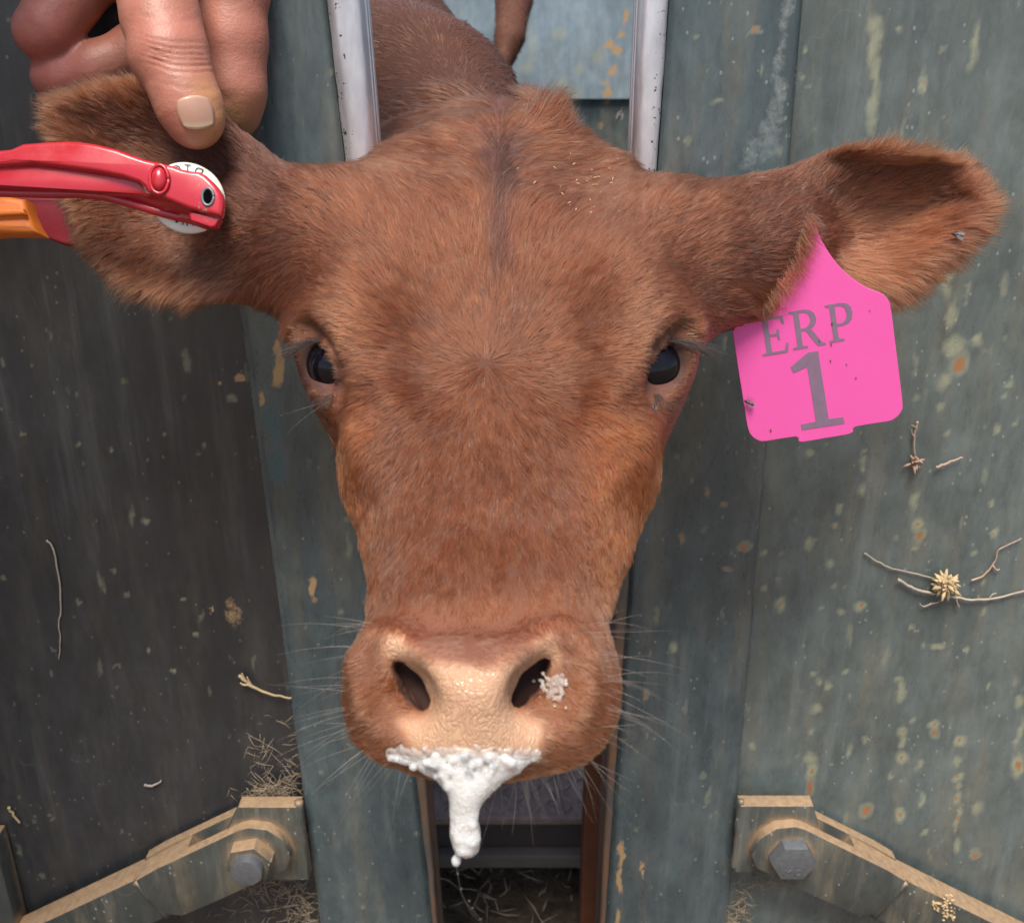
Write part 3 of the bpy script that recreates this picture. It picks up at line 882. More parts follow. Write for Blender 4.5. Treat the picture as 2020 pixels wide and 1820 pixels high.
# ---- chute behind the gate
plat = empty('floor_platform', (-.1, 1.6, .16), 'raised steel floor of the chute with raised tread pattern, seen under the chin', 'floor plate')
PX0, PX1, PY0, PY1, PZ = -.50, .42, 1.05, 2.55, .200
bm = bmesh.new(); box_bm(bm, (PX0, PY0, PZ - .012), (PX1, PY1, PZ), .003); bm_obj('plate', bm, M['tread'], plat)
bm = bmesh.new(); box_bm(bm, (PX0, PY0 + .002, .150), (PX1, PY0 + .012, PZ - .0125)); bm_obj('front_flange', bm, M['flange'], plat)
bm = bmesh.new(); box_bm(bm, (PX0, PY0 - .014, .128), (PX1, PY0 + .030, .149), .003); bm_obj('front_rail', bm, M['rail'], plat)
V, Fc = [], []
for i in range(44):
    for j in range(26):
        cx, cy = PX0 + .02 + i * .0205, PY0 + .013 + j * .0205
        if cx > PX1 - .02: continue
        a = math.radians(45 if (i + j) % 2 else -45); L, W = .0105, .0032
        ux, uy = math.cos(a), math.sin(a); o = len(V)
        for p, q, z in ((-L, 0, 0), (0, -W, 0), (L, 0, 0), (0, W, 0), (-L * .6, 0, .0045), (0, -W * .3, .0045), (L * .6, 0, .0045), (0, W * .3, .0045)):
            V.append((cx + ux * p - uy * q, cy + uy * p + ux * q, PZ - .0003 + z))
        for k in range(4):
            Fc.append((o + k, o + (k + 1) % 4, o + 4 + (k + 1) % 4, o + 4 + k))
        Fc.append((o + 4, o + 5, o + 6, o + 7))
tag(mesh_obj('tread_lugs', V, Fc, M['lug'], plat, smooth=False), kind='stuff')
x0 = gp(1152, 1560, 1.0)[0]
post = empty('rusty_upright', (x0 + .02, 1.0, 0), 'rusty brown steel upright beside the gap below the chin', 'post')
bm = bmesh.new(); box_bm(bm, (x0, .985, 0), (x0 + .06, 1.02, .56), .003); bm_obj('upright', bm, M['rust'], post)
bm = bmesh.new(); box_bm(bm, (x0 - .01, .97, .001), (x0 + .07, 1.035, .012), .001); bm_obj('foot_plate', bm, M['rust'], post)

def wall_thing(name, label, boxes):
    lo = np.array([b[1] for b in boxes]).min(0); hi = np.array([b[2] for b in boxes]).max(0)
    r = empty(name, ((lo[0] + hi[0]) / 2, (lo[1] + hi[1]) / 2, 0), label, 'wall')
    for nm, a, b, m in boxes:
        bm = bmesh.new(); box_bm(bm, a, b, .002); bm_obj(nm, bm, m, r)
    return r
wall_thing('chute_side', 'blue steel side of the chute at right behind the gate', [('sheet', (.43, .87, .02), (.436, 2.6, 1.25), M['paint_blue']), ('top_rail', (.415, .87, 1.252), (.455, 2.6, 1.30), M['paint_blue']), ('rear_post', (.405, 2.601, 0), (.465, 2.66, 1.6), M['paint_blue'])])
wall_thing('chute_side', 'blue steel side of the chute at left behind the gate', [('sheet', (-.95, .87, .02), (-.944, 2.6, 1.10), M['paint_blue']), ('top_rail', (-.965, .87, 1.102), (-.925, 2.6, 1.15), M['paint_blue']), ('rear_post', (-.975, 2.601, 0), (-.915, 2.66, 1.6), M['paint_blue'])])
# the blue wall seen through the gap over the calf's poll
bw = empty('steel_wall', (-.1, 2.75, 0), 'blue grey steel wall with yellow rust stains, out of focus behind the calf', 'wall')
ST_keep = ST
ST = []
def zb(x, y): return (850 + .4455 * x) * .789, (.4455 * y) * .789
stains(zb, .3515, [(1610,90,22,70,'e'),(1580,190,30,26,'e'),(1515,255,38,40,'e'),(1560,290,34,34,'e'),(1530,400,30,50,'e'),(1495,460,18,24,'e'),(1505,520,38,30,'e'),(1490,575,22,22,'e'),(1460,700,20,40,'e'),(1345,390,30,50,'h'),(1240,500,60,90,'h'),(1085,270,18,170,'h'),(1300,560,70,90,'h'),(1450,320,40,60,'h'),(1230,190,60,40,'h'),(1050,380,60,40,'h'),(640,25,14,20,'e')])
YW = 2.70
upper = sheet('upper_sheet', lambda z: -1.3, lambda z: .9, YW, gp(1150, 195, YW)[2], 1.95, M['paint_blue'], bw, .012, .004, .004, 0, 1.0)
lower = sheet('lower_sheet', lambda z: -1.3, lambda z: .9, YW + .012, .02, gp(1150, 192, YW)[2], M['paint_post'], bw, .012, .004, .003, 0, .8)
ST = ST_keep
# ================================================================== CALF
EAR_L = smooth_poly([(680, 400), (566, 345), (520, 290), (478, 250), (430, 195), (370, 160), (300, 148), (220, 155), (150, 172), (92, 186), (76, 212), (92, 260),
         (112, 320), (128, 400), (155, 470), (200, 525), (285, 580), (370, 600), (480, 592), (600, 600), (660, 600)], 4)
EAR_R = smooth_poly([(1300, 410), (1402, 382), (1470, 360), (1540, 332), (1610, 298), (1690, 280), (1780, 282), (1860, 296), (1920, 322), (1955, 365), (1968, 400), (1950, 438),
         (1900, 500), (1840, 550), (1770, 598), (1690, 612), (1600, 620), (1500, 622), (1430, 632), (1340, 640)], 4)
EAR_RIM_R = np.array([(1560, 430), (1640, 372), (1760, 352), (1880, 372), (1935, 410), (1880, 490), (1780, 570), (1690, 585), (1600, 560), (1560, 500)])

def ear_field(P, poly, zc, side):
    """side -1: ear at the left of the photo; a dished plate with thickness"""
    z = P[..., 2]
    px = 1010 + P[..., 0] / z / KPX; py = 910 - P[..., 1] / z / KPX
    Q = np.stack([px, py], -1).astype(np.float32)
    d2 = poly_sdf(Q, poly) * KPX * zc + .0030
    if side > 0:
        u = np.clip((px - 1420) / 520, 0, 1)
        zm = 0.672 + 0.0 * u
        dish = 0.020 * sstep(0.008, 0.045, -d2) * sstep(1500, 1640, px) - 0.022 * sstep(0.25, 0.75, u) * sstep(330, 290 - 0, py)
        th = 0.0045 + 0.020 * sstep(1560, 1400, px)
    else:
        u = np.clip((600 - px) / 520, 0, 1)
        zm = 0.668 - 0.012 * u
        dish = 0.016 * sstep(0.0, 0.05, -d2) * sstep(560, 450, px)
        th = 0.005 + 0.016 * sstep(480, 620, px)
    dz = np.abs(z - (zm + dish)) * 0.75 - th
    r = 0.004
    a = np.maximum(d2 + r, 0); b = np.maximum(dz + r, 0)
    return (np.sqrt(a * a + b * b) + np.minimum(np.maximum(d2 + r, dz + r), 0) - r).astype(np.float32)

EYE_C = {-1: cv(673, 720, 0.620), 1: cv(1275, 724, 0.620)}
EYE_R = 0.0200

def build_head_field(h=0.003):
    F = Field((-.37, -.17, .40), (.37, .27, .90), h)
    F.add(head_loft, (-1, -1, 0), (1, 1, 2), 0)
    # brow ridges, eye bulges, eyelid folds
    for sd, (bx, by) in ((-1, (690, 610)), (1, (1268, 610))):
        F.capsule(cv(bx - sd * 20, by - 70, .640), cv(bx + sd * 2, by + 50, .624), .0185, .0155, .045)
        F.ell(cv(985 + sd * 236, 850, .583), np.eye(3), (.013, .028, .020), .03)        # cheek under the eye
        F.chain([(*cv(985 + sd * 272, 782, .560), .0115), (*cv(985 + sd * 243, 834, .541), .0165), (*cv(980 + sd * 226, 905, .533), .0115)], .018, cut=True)
    F.chain([(*cv(602, 648, .624), .0085), (*cv(630, 660, .610), .007), (*cv(664, 700, .598), .005)], .012)
    F.chain([(*cv(1343, 645, .624), .0075), (*cv(1318, 656, .610), .0065), (*cv(1280, 694, .598), .005)], .012)
    for sd in (-1, 1):
        F.ell(cv(980 + sd * 250, 650, .6290), np.eye(3), (.026, .044, .032), .040)       # brow
    F.chain([(*cv(880, 1489, .4675), .0016), (*cv(960, 1486, .4665), .0018), (*cv(1075, 1482, .470), .0016)], .003, cut=True)
    # poll tuft
    F.chain([(*cv(800, 352, .718), .014), (*cv(890, 330, .726), .015), (*cv(980, 318, .730), .015), (*cv(1078, 298, .730), .013)], .03)
    F.capsule(cv(1078, 320, .728), cv(1190, 350, .716), .014, .014, .03)
    # muzzle: lips, side pads, chin
    F.ell(cv(774, 1362, .508), np.eye(3), (.018, .028, .026), .02)
    F.ell(cv(1128, 1362, .508), np.eye(3), (.018, .028, .026), .02)
    F.ell(cv(950, 1372, .505), np.eye(3), (.046, .028, .038), .02)
    F.chain([(*cv(930, 1440, .530), .012), (*cv(1025, 1462, .533), .0165), (*cv(1090, 1448, .530), .012)], .015)
    # mouth line
    F.chain([(*cv(770, 1482, .487), .0025), (*cv(950, 1484, .470), .0025), (*cv(1120, 1478, .487), .0025)], .006, cut=True)
    # nose pad ridge and the pad under it
    F.chain([(*cv(778, 1276, .482), .006), (*cv(850, 1318, .469), .0065), (*cv(945, 1338, .464), .007), (*cv(1025, 1305, .469), .0065), (*cv(1082, 1264, .482), .006)], .026)
    F.chain([(*cv(940, 1350, .474), .016), (*cv(935, 1425, .480), .018)], .02)
    F.chain([(*cv(860, 1428, .486), .015), (*cv(1025, 1428, .486), .015)], .02)
    # nostrils
    for slit, dish, wing in (([(786, 1316, .4775, .0026), (812, 1350, .4765, .0034), (837, 1386, .4745, .0034)], [(750, 1318, .4665, .0130), (780, 1372, .4655, .0165)], [(744, 1266, .489, .005), (716, 1310, .486, .006), (735, 1385, .480, .006)]),
                      ([(1074, 1308, .4775, .0026), (1046, 1344, .4765, .0034), (1019, 1382, .4745, .0034)], [(1112, 1316, .4665, .0130), (1080, 1368, .4655, .0165)], [(1116, 1256, .489, .005), (1142, 1300, .486, .006), (1128, 1380, .480, .006)])):
        F.chain([(*cv(x, y, z), r) for x, y, z, r in wing], .013)
        F.chain([(*cv(x, y, z), r) for x, y, z, r in dish], .014, cut=True)
        F.chain([(*cv(x, y, z), r) for x, y, z, r in slit], .006, cut=True)
        F.chain([(*cv(x, y, z + .008), r * 1.1) for x, y, z, r in slit], .005, cut=True)
        F.chain([(*cv(x + (947 - x) * .06, y, z + .016), r * 1.5) for x, y, z, r in slit], .006, cut=True)
    # neck going back through the gate
    F.chain([(*cv(965, 560, .70), .07), (*cv(970, 430, .80), .082), (*cv(860, 275, 1.0), .100)], .05)
    # ear stalks and ears
    F.chain([(*cv(1300, 480, .675), .030), (*cv(1400, 500, .676), .031), (*cv(1500, 485, .676), .028), (*cv(1560, 465, .676), .018)], .05)
    F.chain([(*cv(690, 455, .672), .030), (*cv(590, 465, .672), .030), (*cv(500, 435, .672), .026), (*cv(430, 400, .672), .012)], .05)
    F.add(lambda P: ear_field(P, EAR_R, .67, 1), (.08, .07, .60), (.37, .25, .76), .03)
    F.add(lambda P: ear_field(P, EAR_L, .66, -1), (-.37, .07, .60), (-.09, .28, .74), .03)
    # eye openings
    F.chain([(*cv(1347, 668, .600), .0115), (*cv(1322, 708, .596), .0150), (*cv(1296, 764, .590), .0120)], .008, cut=True)
    F.chain([(*cv(601, 666, .600), .0115), (*cv(624, 708, .596), .0150), (*cv(650, 764, .590), .0120)], .008, cut=True)
    # eyelids
    lids = {1: ([(1260, 740), (1280, 704), (1303, 678), (1328, 662), (1345, 666)], [(1260, 766), (1280, 780), (1305, 783), (1326, 768)]),
            -1: ([(672, 740), (662, 704), (648, 680), (624, 666), (606, 674)], [(674, 768), (660, 780), (645, 783), (628, 768)])}
    for sd in (1, -1):
        for li, lid in enumerate(lids[sd]):
            pts = []
            for x, y in lid:
                c = EYE_C[sd]; r = EYE_R + .0022
                # a point on the front of the eyeball under this pixel
                d = cv(x, y, 1.0); d = d / np.linalg.norm(d)
                b = d @ c; disc = b * b - (c @ c - r * r)
                p = d * (b - math.sqrt(disc)) if disc > 0 else d * b
                pts.append((*p, 3.4e-3 if li == 0 else .0030))
            F.chain(pts, .005)
    return F

head_F = build_head_field()
HV, HQ = head_F.mesh()
#print('head mesh', len(HV), len(HQ), time.time() - T0)
# ------------------------------------------------------------------ calf: skin mesh, coat, eyes
def mesh_normals(V, Q):
    a = V[Q[:, 2]] - V[Q[:, 0]]; b = V[Q[:, 3]] - V[Q[:, 1]]
    fn = np.cross(a, b); N = np.zeros_like(V)
    for k in range(4): np.add.at(N, Q[:, k], fn)
    return N / (np.linalg.norm(N, axis=1, keepdims=True) + 1e-12), fn * .5

# body, legs and tail in a coarser field (camera axes)
BF = Field((-1.05, -1.15, .78), (.30, 1.36, 2.75), .016)
BF.chain([(*cv(925, 385, .91), .078), (*cv(815, 262, 1.06), .106), (*cv(672, 180, 1.25), .150), (*cv(600, 230, 1.5), .21), (*cv(560, 300, 1.9), .24), (*cv(560, 300, 2.2), .22)], .06, .05)
BF.chain([(*cv(800, 380, 1.08), .07), (*cv(700, 420, 1.2), .15), (*cv(610, 420, 1.5), .22), (*cv(575, 430, 1.9), .21)], .08, .06)
_tail = [(*cv(600, 90, 2.30), .06), (*cv(720, -110, 2.25), .045), (*cv(900, -230, 2.1), .036), (*cv(1010, -150, 1.95), .034), (*cv(1014, 0, 1.86), .033), (*cv(1005, 75, 1.83), .027), (*cv(992, 125, 1.82), .018), (*cv(985, 165, 1.82), .010)]
BF.chain(_tail, .02, .012)
def wleg(x, y, ztop, fwd):
    pts = [(x, y, ztop, .085), (x, y - .01 * fwd, .56, .060), (x, y + .03 * fwd, .42, .036), (x + .005, y, .30, .030), (x, y - .01, .235, .034), (x, y - .03, .205, .040)]
    return [(*w2c(np.array(p[:3])), p[3]) for p in pts]
for x, y, fw in ((-.40, 1.34, 1), (-.20, 1.38, 1), (-.62, 2.20, -1), (-.42, 2.24, -1)):
    BF.chain(wleg(x, y, .80, fw), .05, .02)
BV, BQ = BF.mesh()
AV = np.concatenate([HV, BV]); AQ = np.concatenate([HQ, BQ + len(HV)])
AN, _ = mesh_normals(AV, AQ)
isbody = np.arange(len(AV)) >= len(HV)

PAD = smooth_poly([(758, 1268), (775, 1256), (800, 1268), (850, 1302), (900, 1316), (945, 1322), (1000, 1306), (1050, 1268), (1085, 1248), (1098, 1254), (1098, 1292), (1064, 1330), (1030, 1358), (1012, 1388), (1022, 1410), (1062, 1428), (1068, 1450), (1050, 1492), (960, 1496), (880, 1494), (822, 1484), (792, 1430), (800, 1420), (846, 1404), (842, 1372), (803, 1346), (768, 1306)], 3)

def coat(P, N):
    """for points in camera axes: coat colour, bareness, hair length, density, direction, lift"""
    px, py = topx(P); Q = np.stack([px, py], -1).astype(np.float32)
    h = (P - HO) @ HB.T; s, tt, nn = h[:, 0], h[:, 1], h[:, 2]
    Pw = P
    n1 = vnoise(Pw, 22, 1); n2 = vnoise(Pw, 70, 2); n3 = vnoise(Pw, 9, 3)
    front = P[:, 2] < .90
    earR = sstep(1395, 1500, px) * (py < 660) * front; earL = sstep(640, 540, px) * (py < 640) * front
    ear = np.maximum(earR, earL)
    # ---- colour (linear)
    base = np.array([.310, .112, .042]); gold = np.array([.42, .195, .085]); dark = np.array([.135, .060, .040]); cheek = np.array([.46, .128, .020])
    light = np.array([.66, .30, .135]); pinkish = np.array([.74, .345, .225]); cream = np.array([.56, .335, .205])
    c = np.repeat(base[None], len(P), 0)
    def mixc(c, k, col): return c * (1 - k[:, None]) + k[:, None] * np.asarray(col)
    c = mixc(c, (n1 - .4).clip(0, 1) * .7, [.38, .150, .066])
    # orange cheeks, their side-plane shading partly put into the coat colour
    c = mixc(c, sstep(.045, .070, np.abs(tt + .002)) * sstep(.0, .05, s) * sstep(.20, .15, s) * .85, cheek)
    c = mixc(c, sstep(.035, 0.0, np.abs(s - .215 + .05)) * 0, light)
    c = mixc(c, sstep(1130, 1230, py + 30 * (n1 - .5)) * front * (ear < .1) * .75, light)
    top = sstep(1190, 1240, py) * sstep(1345, 1300, py) * sstep(740, 800, px) * sstep(1130, 1070, px)
    c = mixc(c, top * .32, pinkish)
    side = sstep(1290, 1340, py) * (1 - ear) * front
    c = mixc(c, side * .5, [.56, .23, .085])
    # dark stripe down the poll, and dusty crown
    strp = sstep(34, 6, np.abs(px - (985 + (py - 330) * -.02) + 20 * (n2 - .5))) * sstep(640, 480, py) * sstep(240, 300, py)
    c = mixc(c, strp * .8, dark)
    # eye surround
    for sd in (-1, 1):
        d = np.linalg.norm(P - (EYE_C[sd] + np.array([0, .012, -.01])), axis=1)
        c = mixc(c, sstep(.045, .022, d) * .55, light)
    # ears: dark middle, golden rims
    dR = -poly_sdf(Q, EAR_R); dL = -poly_sdf(Q, EAR_L)
    rimR = earR * sstep(70, 5, dR + 50 * (n2 - .5)) * sstep(1600, 1760, px + .4 * (py - 300)); rimL = earL * sstep(95, 10, dL + 60 * (n2 - .5)) * sstep(440, 300, px + .3 * (300 - py))
    c = mixc(c, ear * .45, [.20, .078, .045])
    c = mixc(c, earL * sstep(330, 480, px) * sstep(470, 330, py) * .5, [.12, .052, .040])
    c = mixc(c, np.maximum(rimR, rimL) * .62, gold)
    c = mixc(c, earR * sstep(1600, 1700, px) * sstep(20, 90, dR) * sstep(1880, 1800, px) * sstep(340, 400, py) * .7, [.60, .235, .095])
    c = mixc(c, earR * sstep(1620, 1700, px) * sstep(470, 540, py) * .35, gold)
    c = mixc(c, (n3 - .5).clip(-.5, .5) * 0, base)
    c *= (0.86 + .28 * n2)[:, None]
    # the bare nose
    dp = poly_sdf(Q, PAD)
    bare = sstep(20, -14, dp + 22 * (n2 - .5)) * (P[:, 2] < .490) * front * (1 - sstep(.004, -.002, AN_hole(P)))
    c = mixc(c, bare, cream); c = mixc(c, bare * sstep(.62, .8, n2) * .25, [.60, .30, .20])
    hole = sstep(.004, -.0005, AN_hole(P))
    c = mixc(c, hole * .9, [.11, .038, .026])  # shade of the nostril recess painted into the skin colour
    # lid rims
    for sd in (-1, 1):
        d = np.abs(np.linalg.norm(P - EYE_C[sd], axis=1) - EYE_R)
        low = sstep(735, 765, py)
        k = sstep(.0065, .003, d) * (P[:, 2] < .632)
        c = mixc(c, k * .8, [.13, .055, .05]); c = mixc(c, k * low * (np.abs(px - 985) < 345) * .85, [.40, .165, .115])
    # ---- length
    L = np.full(len(P), .0066)
    L += .0015 * sstep(.09, .04, np.abs(tt)) * sstep(.10, .04, s) * front + .003 * sstep(620, 420, py) * (1 - ear) * front + .003 * sstep(400, 290, py) * (1 - ear) * front
    L -= .0020 * sstep(1100, 1250, py) * front
    L += ear * (.0005 + .0045 * np.maximum(rimR, rimL) + .007 * earR * sstep(1590, 1650, px) * sstep(370, 430, py) * sstep(620, 560, py))
    L += .009 * earR * sstep(500, 580, py) * sstep(1600, 1520, px) + .006 * earL * sstep(500, 580, py)
    L += .012 * sstep(1000, 1060, px) * sstep(1160, 1120, px) * sstep(275, 245, py) * front
    L *= np.where(front, 1, 1.5)
    k_eye = np.ones(len(P))
    for sd in (-1, 1):
        d = np.linalg.norm(P - EYE_C[sd], axis=1)
        k_eye = np.minimum(k_eye, np.where((d < EYE_R + np.where(py > 745, .0022, .0044)) & (py > 676) & (np.abs(px - 974) > 288), 0.0, np.interp(d, [EYE_R, EYE_R + .02], [.5, 1])))
    L *= np.maximum(k_eye, .3)
    dens = (1 - sstep(.3, .7, bare)) * np.where(k_eye == 0, 0, 1) * (1 - .85 * hole)
    # ---- direction
    A, Lt, Nn = HA, HL, HN
    r = np.sqrt(s * s + tt * tt) + 1e-5
    rad = (s / r)[:, None] * A + (tt / r)[:, None] * Lt
    sg = np.sign(tt)
    down = A[None] + (np.clip(tt, -.06, .06) * 5)[:, None] * Lt - (sstep(.05, .09, np.abs(tt)) * .5)[:, None] * Nn
    wd = (sstep(.02, .10, s))[:, None]
    d = rad * (1 - wd) + down * wd
    upk = sstep(-.085, -.14, s)[:, None]
    crown = (-A * .35)[None] + (np.tanh(tt / .012))[:, None] * Lt * 1.0
    d = d * (1 - upk) + crown * upk
    # temples sweep back
    tk = (sstep(.07, .095, np.abs(tt)) * sstep(.04, -.02, s))[:, None]
    d = d * (1 - .6 * tk) + .6 * tk * ((-A * .4)[None] - Nn * .6 + sg[:, None] * Lt * .3)
    # muzzle hair runs up and out
    mk = sstep(.16, .19, s)[:, None]
    d = d * (1 - mk) + mk * ((-A * .2)[None] + sg[:, None] * Lt * .7 + np.array([0, -.5, 0]))
    # ears
    er = np.zeros_like(P); er[:, 0] = 1.0
    mid = np.interp(px, [1400, 1560, 1700, 1960], [490, 470, 440, 400])
    er[:, 1] = -np.clip((py - mid) / 110.0, -1.2, 1.2) * np.where(px > 1620, .9, .55) + .15
    el = np.zeros_like(P); el[:, 0] = -1.0
    midl = np.interp(px, [80, 200, 420, 620], [230, 330, 390, 440])
    el[:, 1] = -np.clip((py - midl) / 130.0, -1.2, 1.2) * .8 + .1
    eR = earR[:, None]; eL = earL[:, None]
    d = d * (1 - eR) + er * eR; d = d * (1 - eL) + el * eL
    # tuft stands up
    tf = (sstep(1000, 1050, px) * sstep(1165, 1120, px) * sstep(280, 250, py) * front)[:, None]
    d = d * (1 - tf) + tf * np.array([.25, .9, -.1])
    bk = (~front)[:, None]
    d = np.where(bk, np.array([-.25, -.35, .8]), d)
    d = d - (d * N).sum(1, keepdims=True) * N
    d /= np.linalg.norm(d, axis=1, keepdims=True) + 1e-6
    lift = .30 + .25 * tf[:, 0] + .22 * np.maximum(rimR, rimL) + .10 * sstep(400, 300, py) * (1 - ear) * front
    c = c * np.array([.345, .280, .285]) * (1 - bare[:, None]) + c * bare[:, None]
    return c, bare, L, dens, d, lift

_slits = [[(766, 1284, .477), (796, 1338, .478), (830, 1388, .474)], [(1094, 1276, .477), (1062, 1332, .478), (1024, 1384, .474)]]
def AN_hole(P):
    d = np.full(len(P), 1.0)
    for sl in _slits:
        for a, b in zip(sl[:-1], sl[1:]):
            d = np.minimum(d, cone(P, cv(*a[:2], a[2] + .018), cv(*b[:2], b[2] + .019), .0088, .0098))
    return d

tint, bare, _, _, _, _ = coat(AV, AN)
skin_t = tint * (.75 + .25 * bare)[:, None]
calf = mesh_obj('calf', c2w(AV), AQ, M['hide'])
tag(calf, 'red brown calf with its head through the head gate, foam at its mouth', 'calf')
add_attr(calf.data, 'tint', skin_t); add_attr(calf.data, 'bare', bare)

def hair_obj(name, strands, radii, mat, tints=None, parent=None):
    """strands (n, k, 3) in place axes; radii (k,) or (n,k)"""
    n, k, _ = strands.shape
    hc = bpy.data.hair_curves.new(name)
    hc.add_curves([k] * n)
    hc.attributes['position'].data.foreach_set('vector', strands.reshape(-1).astype(np.float32))
    ra = hc.attributes.get('radius') or hc.attributes.new('radius', 'FLOAT', 'POINT')
    ra.data.foreach_set('value', np.broadcast_to(radii, (n, k)).astype(np.float32).reshape(-1).copy())
    if tints is not None:
        a = hc.attributes.new('tint', 'FLOAT_COLOR', 'CURVE')
        a.data.foreach_set('color', np.concatenate([tints, np.ones((n, 1))], 1).astype(np.float32).ravel())
    hc.materials.append(mat)
    o = bpy.data.objects.new(name, hc)
    return link(o, parent)

def grow(V, Q, Nrm, fn, count, keep=None, seed=1):
    r = np.random.default_rng(seed)
    area = np.linalg.norm(fn, axis=1)
    cen = V[Q].mean(1)
    w = area * (keep(cen, fn / (area[:, None] + 1e-12)) if keep else 1)
    cdf = np.cumsum(w); pick = np.searchsorted(cdf, r.random(count) * cdf[-1])
    u, v = r.random(count), r.random(count)
    q = Q[pick]
    wts = np.stack([(1 - u) * (1 - v), u * (1 - v), u * v, (1 - u) * v], 1)[:, :, None]
    P = (V[q] * wts).sum(1); N = (Nrm[q] * wts).sum(1); N /= np.linalg.norm(N, axis=1, keepdims=True) + 1e-9
    return P, N

def fur_on(V, Q, count, keep, seed, rad, clump=.0045):
    N, fn = mesh_normals(V, Q)
    P, Nn = grow(V, Q, N, fn, count, keep, seed)
    c, b, L, dens, d, lift = coat(P, Nn)
    r = np.random.default_rng(seed + 5)
    ok = r.random(len(P)) < dens
    P, Nn, c, L, d, lift = P[ok], Nn[ok], c[ok], L[ok], d[ok], lift[ok]
    n = len(P)
    # clumping: hairs lean together in tufts, tufts lean their own way
    g1 = np.stack([vnoise(P, 160, k) for k in (41, 42, 43)], -1) - .5
    g2 = np.stack([vnoise(P, 420, k) for k in (44, 45, 46)], -1) - .5
    g3 = np.stack([vnoise(P, 45, k) for k in (47, 48, 49)], -1) - .5
    d = d + g1 * .50 + g2 * .50 + g3 * .32 + r.normal(0, .08, (n, 3))
    d = d - (d * Nn).sum(1, keepdims=True) * Nn * .9
    d /= np.linalg.norm(d, axis=1, keepdims=True)
    L = L * (.65 + .6 * r.random(n)) * (.8 + .5 * vnoise(P, 60, 50))
    lf = (lift + .5 * (g1[:, 0] + g2[:, 1]) * .6 + .08 * r.normal(0, 1, n)).clip(.08, .95)
    k = 5; T = np.linspace(0, 1, k)
    S = np.zeros((n, k, 3))
    bend = (g2 * .5)
    for i, t in enumerate(T):
        up = lf * (t - .55 * t * t)
        S[:, i] = P + Nn * (up * L - .0004)[:, None] + d * (L * t)[:, None] + bend * (L * t * t * .35)[:, None]
    shade = (.66 + .62 * r.random(n)) * (.74 + .52 * vnoise(P, 260, 52))
    pale = r.random(n) < .05
    col = (c * shade[:, None]).clip(0, .9)
    col[pale] = col[pale] * .5 + np.array([.34, .19, .10]) * .5
    return c2w(S.reshape(-1, 3)).reshape(n, k, 3), col, n

FUR_N = 410000
vis = lambda c, n: np.where((n * c).sum(1) < .15 * np.linalg.norm(c, axis=1), 1.0, .18) * np.where((np.abs(c[:, 0]) > .13) & (c[:, 1] > .05), .9, 1.0)
S1, C1, n1_ = fur_on(HV, HQ, FUR_N, vis, 21, .0001)
rad = np.array([.00016, .00015, .00013, .00009, .00003])
hair_obj('coat', S1, rad, M['fur'], C1, calf)['kind'] = 'stuff'
S2, C2, n2_ = fur_on(BV, BQ, 110000, lambda c, n: np.where((n * c).sum(1) < .2 * np.linalg.norm(c, axis=1), 1.0, .15) * np.where(c[:, 2] < 1.7, 1, .4), 22, .0003)
hair_obj('body_coat', S2, np.array([.00034, .00034, .0003, .0002, .0001]), M['fur'], C2, calf)['kind'] = 'stuff'

# eyes
for sd in (-1, 1):
    bm = bmesh.new(); bmesh.ops.create_uvsphere(bm, u_segments=48, v_segments=32, radius=EYE_R)
    # cornea: a second, steeper bulge on the side that looks outward
    ax = Vector((sd * .86, .0, -.51)).normalized(); ax = Vector(tuple(np.array(ax)))
    for v in bm.verts:
        k = max(0.0, (v.co.normalized().dot(ax) - .72) / .28)
        v.co *= 1 + .07 * k ** .8
    Mw = Matrix([list(R_), list(U_), list(F_)]).transposed()
    for v in bm.verts: v.co = Mw @ v.co + Vector(c2w(EYE_C[sd]))
    e = bm_obj('eye', bm, M['eye'], calf, smooth=True)
    e['label'] = 'dark glossy eye at the ' + ('left' if sd < 0 else 'right') + ' side of the photo'
# lashes
def lashes(pts, n, dirs, ln, seed, sp=.12):
    r = np.random.default_rng(seed); pts = np.asarray(pts, float); out = []
    for i in range(n):
        t = r.random() * (len(pts) - 1); k = int(t); p = pts[k] + (pts[k + 1] - pts[k]) * (t - k)
        f = t / (len(pts) - 1)
        d = np.asarray(dirs[0]) * (1 - f) + np.asarray(dirs[1]) * f + r.normal(0, sp, 3); d /= np.linalg.norm(d)
        l = ln * (.55 + .5 * r.random()); T = np.linspace(0, 1, 6)
        out.append([p + d * l * q + np.array([0, -.004 * q * q + .000 * q, 0]) * (l / .03) for q in T])
    return c2w(np.array(out).reshape(-1, 3)).reshape(n, 6, 3)
lr = np.array([.00013, .00013, .00012, .00010, .00007, .00002])
S = np.concatenate([
    lashes([cv(1310, 674, .602), cv(1330, 668, .608), cv(1346, 676, .616)], 85, ([.75, -.05, -.25], [.95, -.30, .1]), .030, 1),
    lashes([cv(638, 672, .602), cv(620, 672, .608), cv(602, 680, .616)], 75, ([-.75, -.10, -.3], [-.95, -.35, .1]), .026, 2),
    lashes([cv(1290, 775, .600), cv(1312, 778, .604), cv(1328, 765, .612)], 46, ([.3, -.9, -.4], [.7, -.7, -.1]), .013, 3),
    lashes([cv(660, 775, .600), cv(640, 778, .604), cv(628, 765, .612)], 40, ([-.3, -.9, -.4], [-.7, -.7, -.1]), .012, 4)])
hair_obj('eyelashes', S, lr, M['lash'], None, calf)['kind'] = 'stuff'
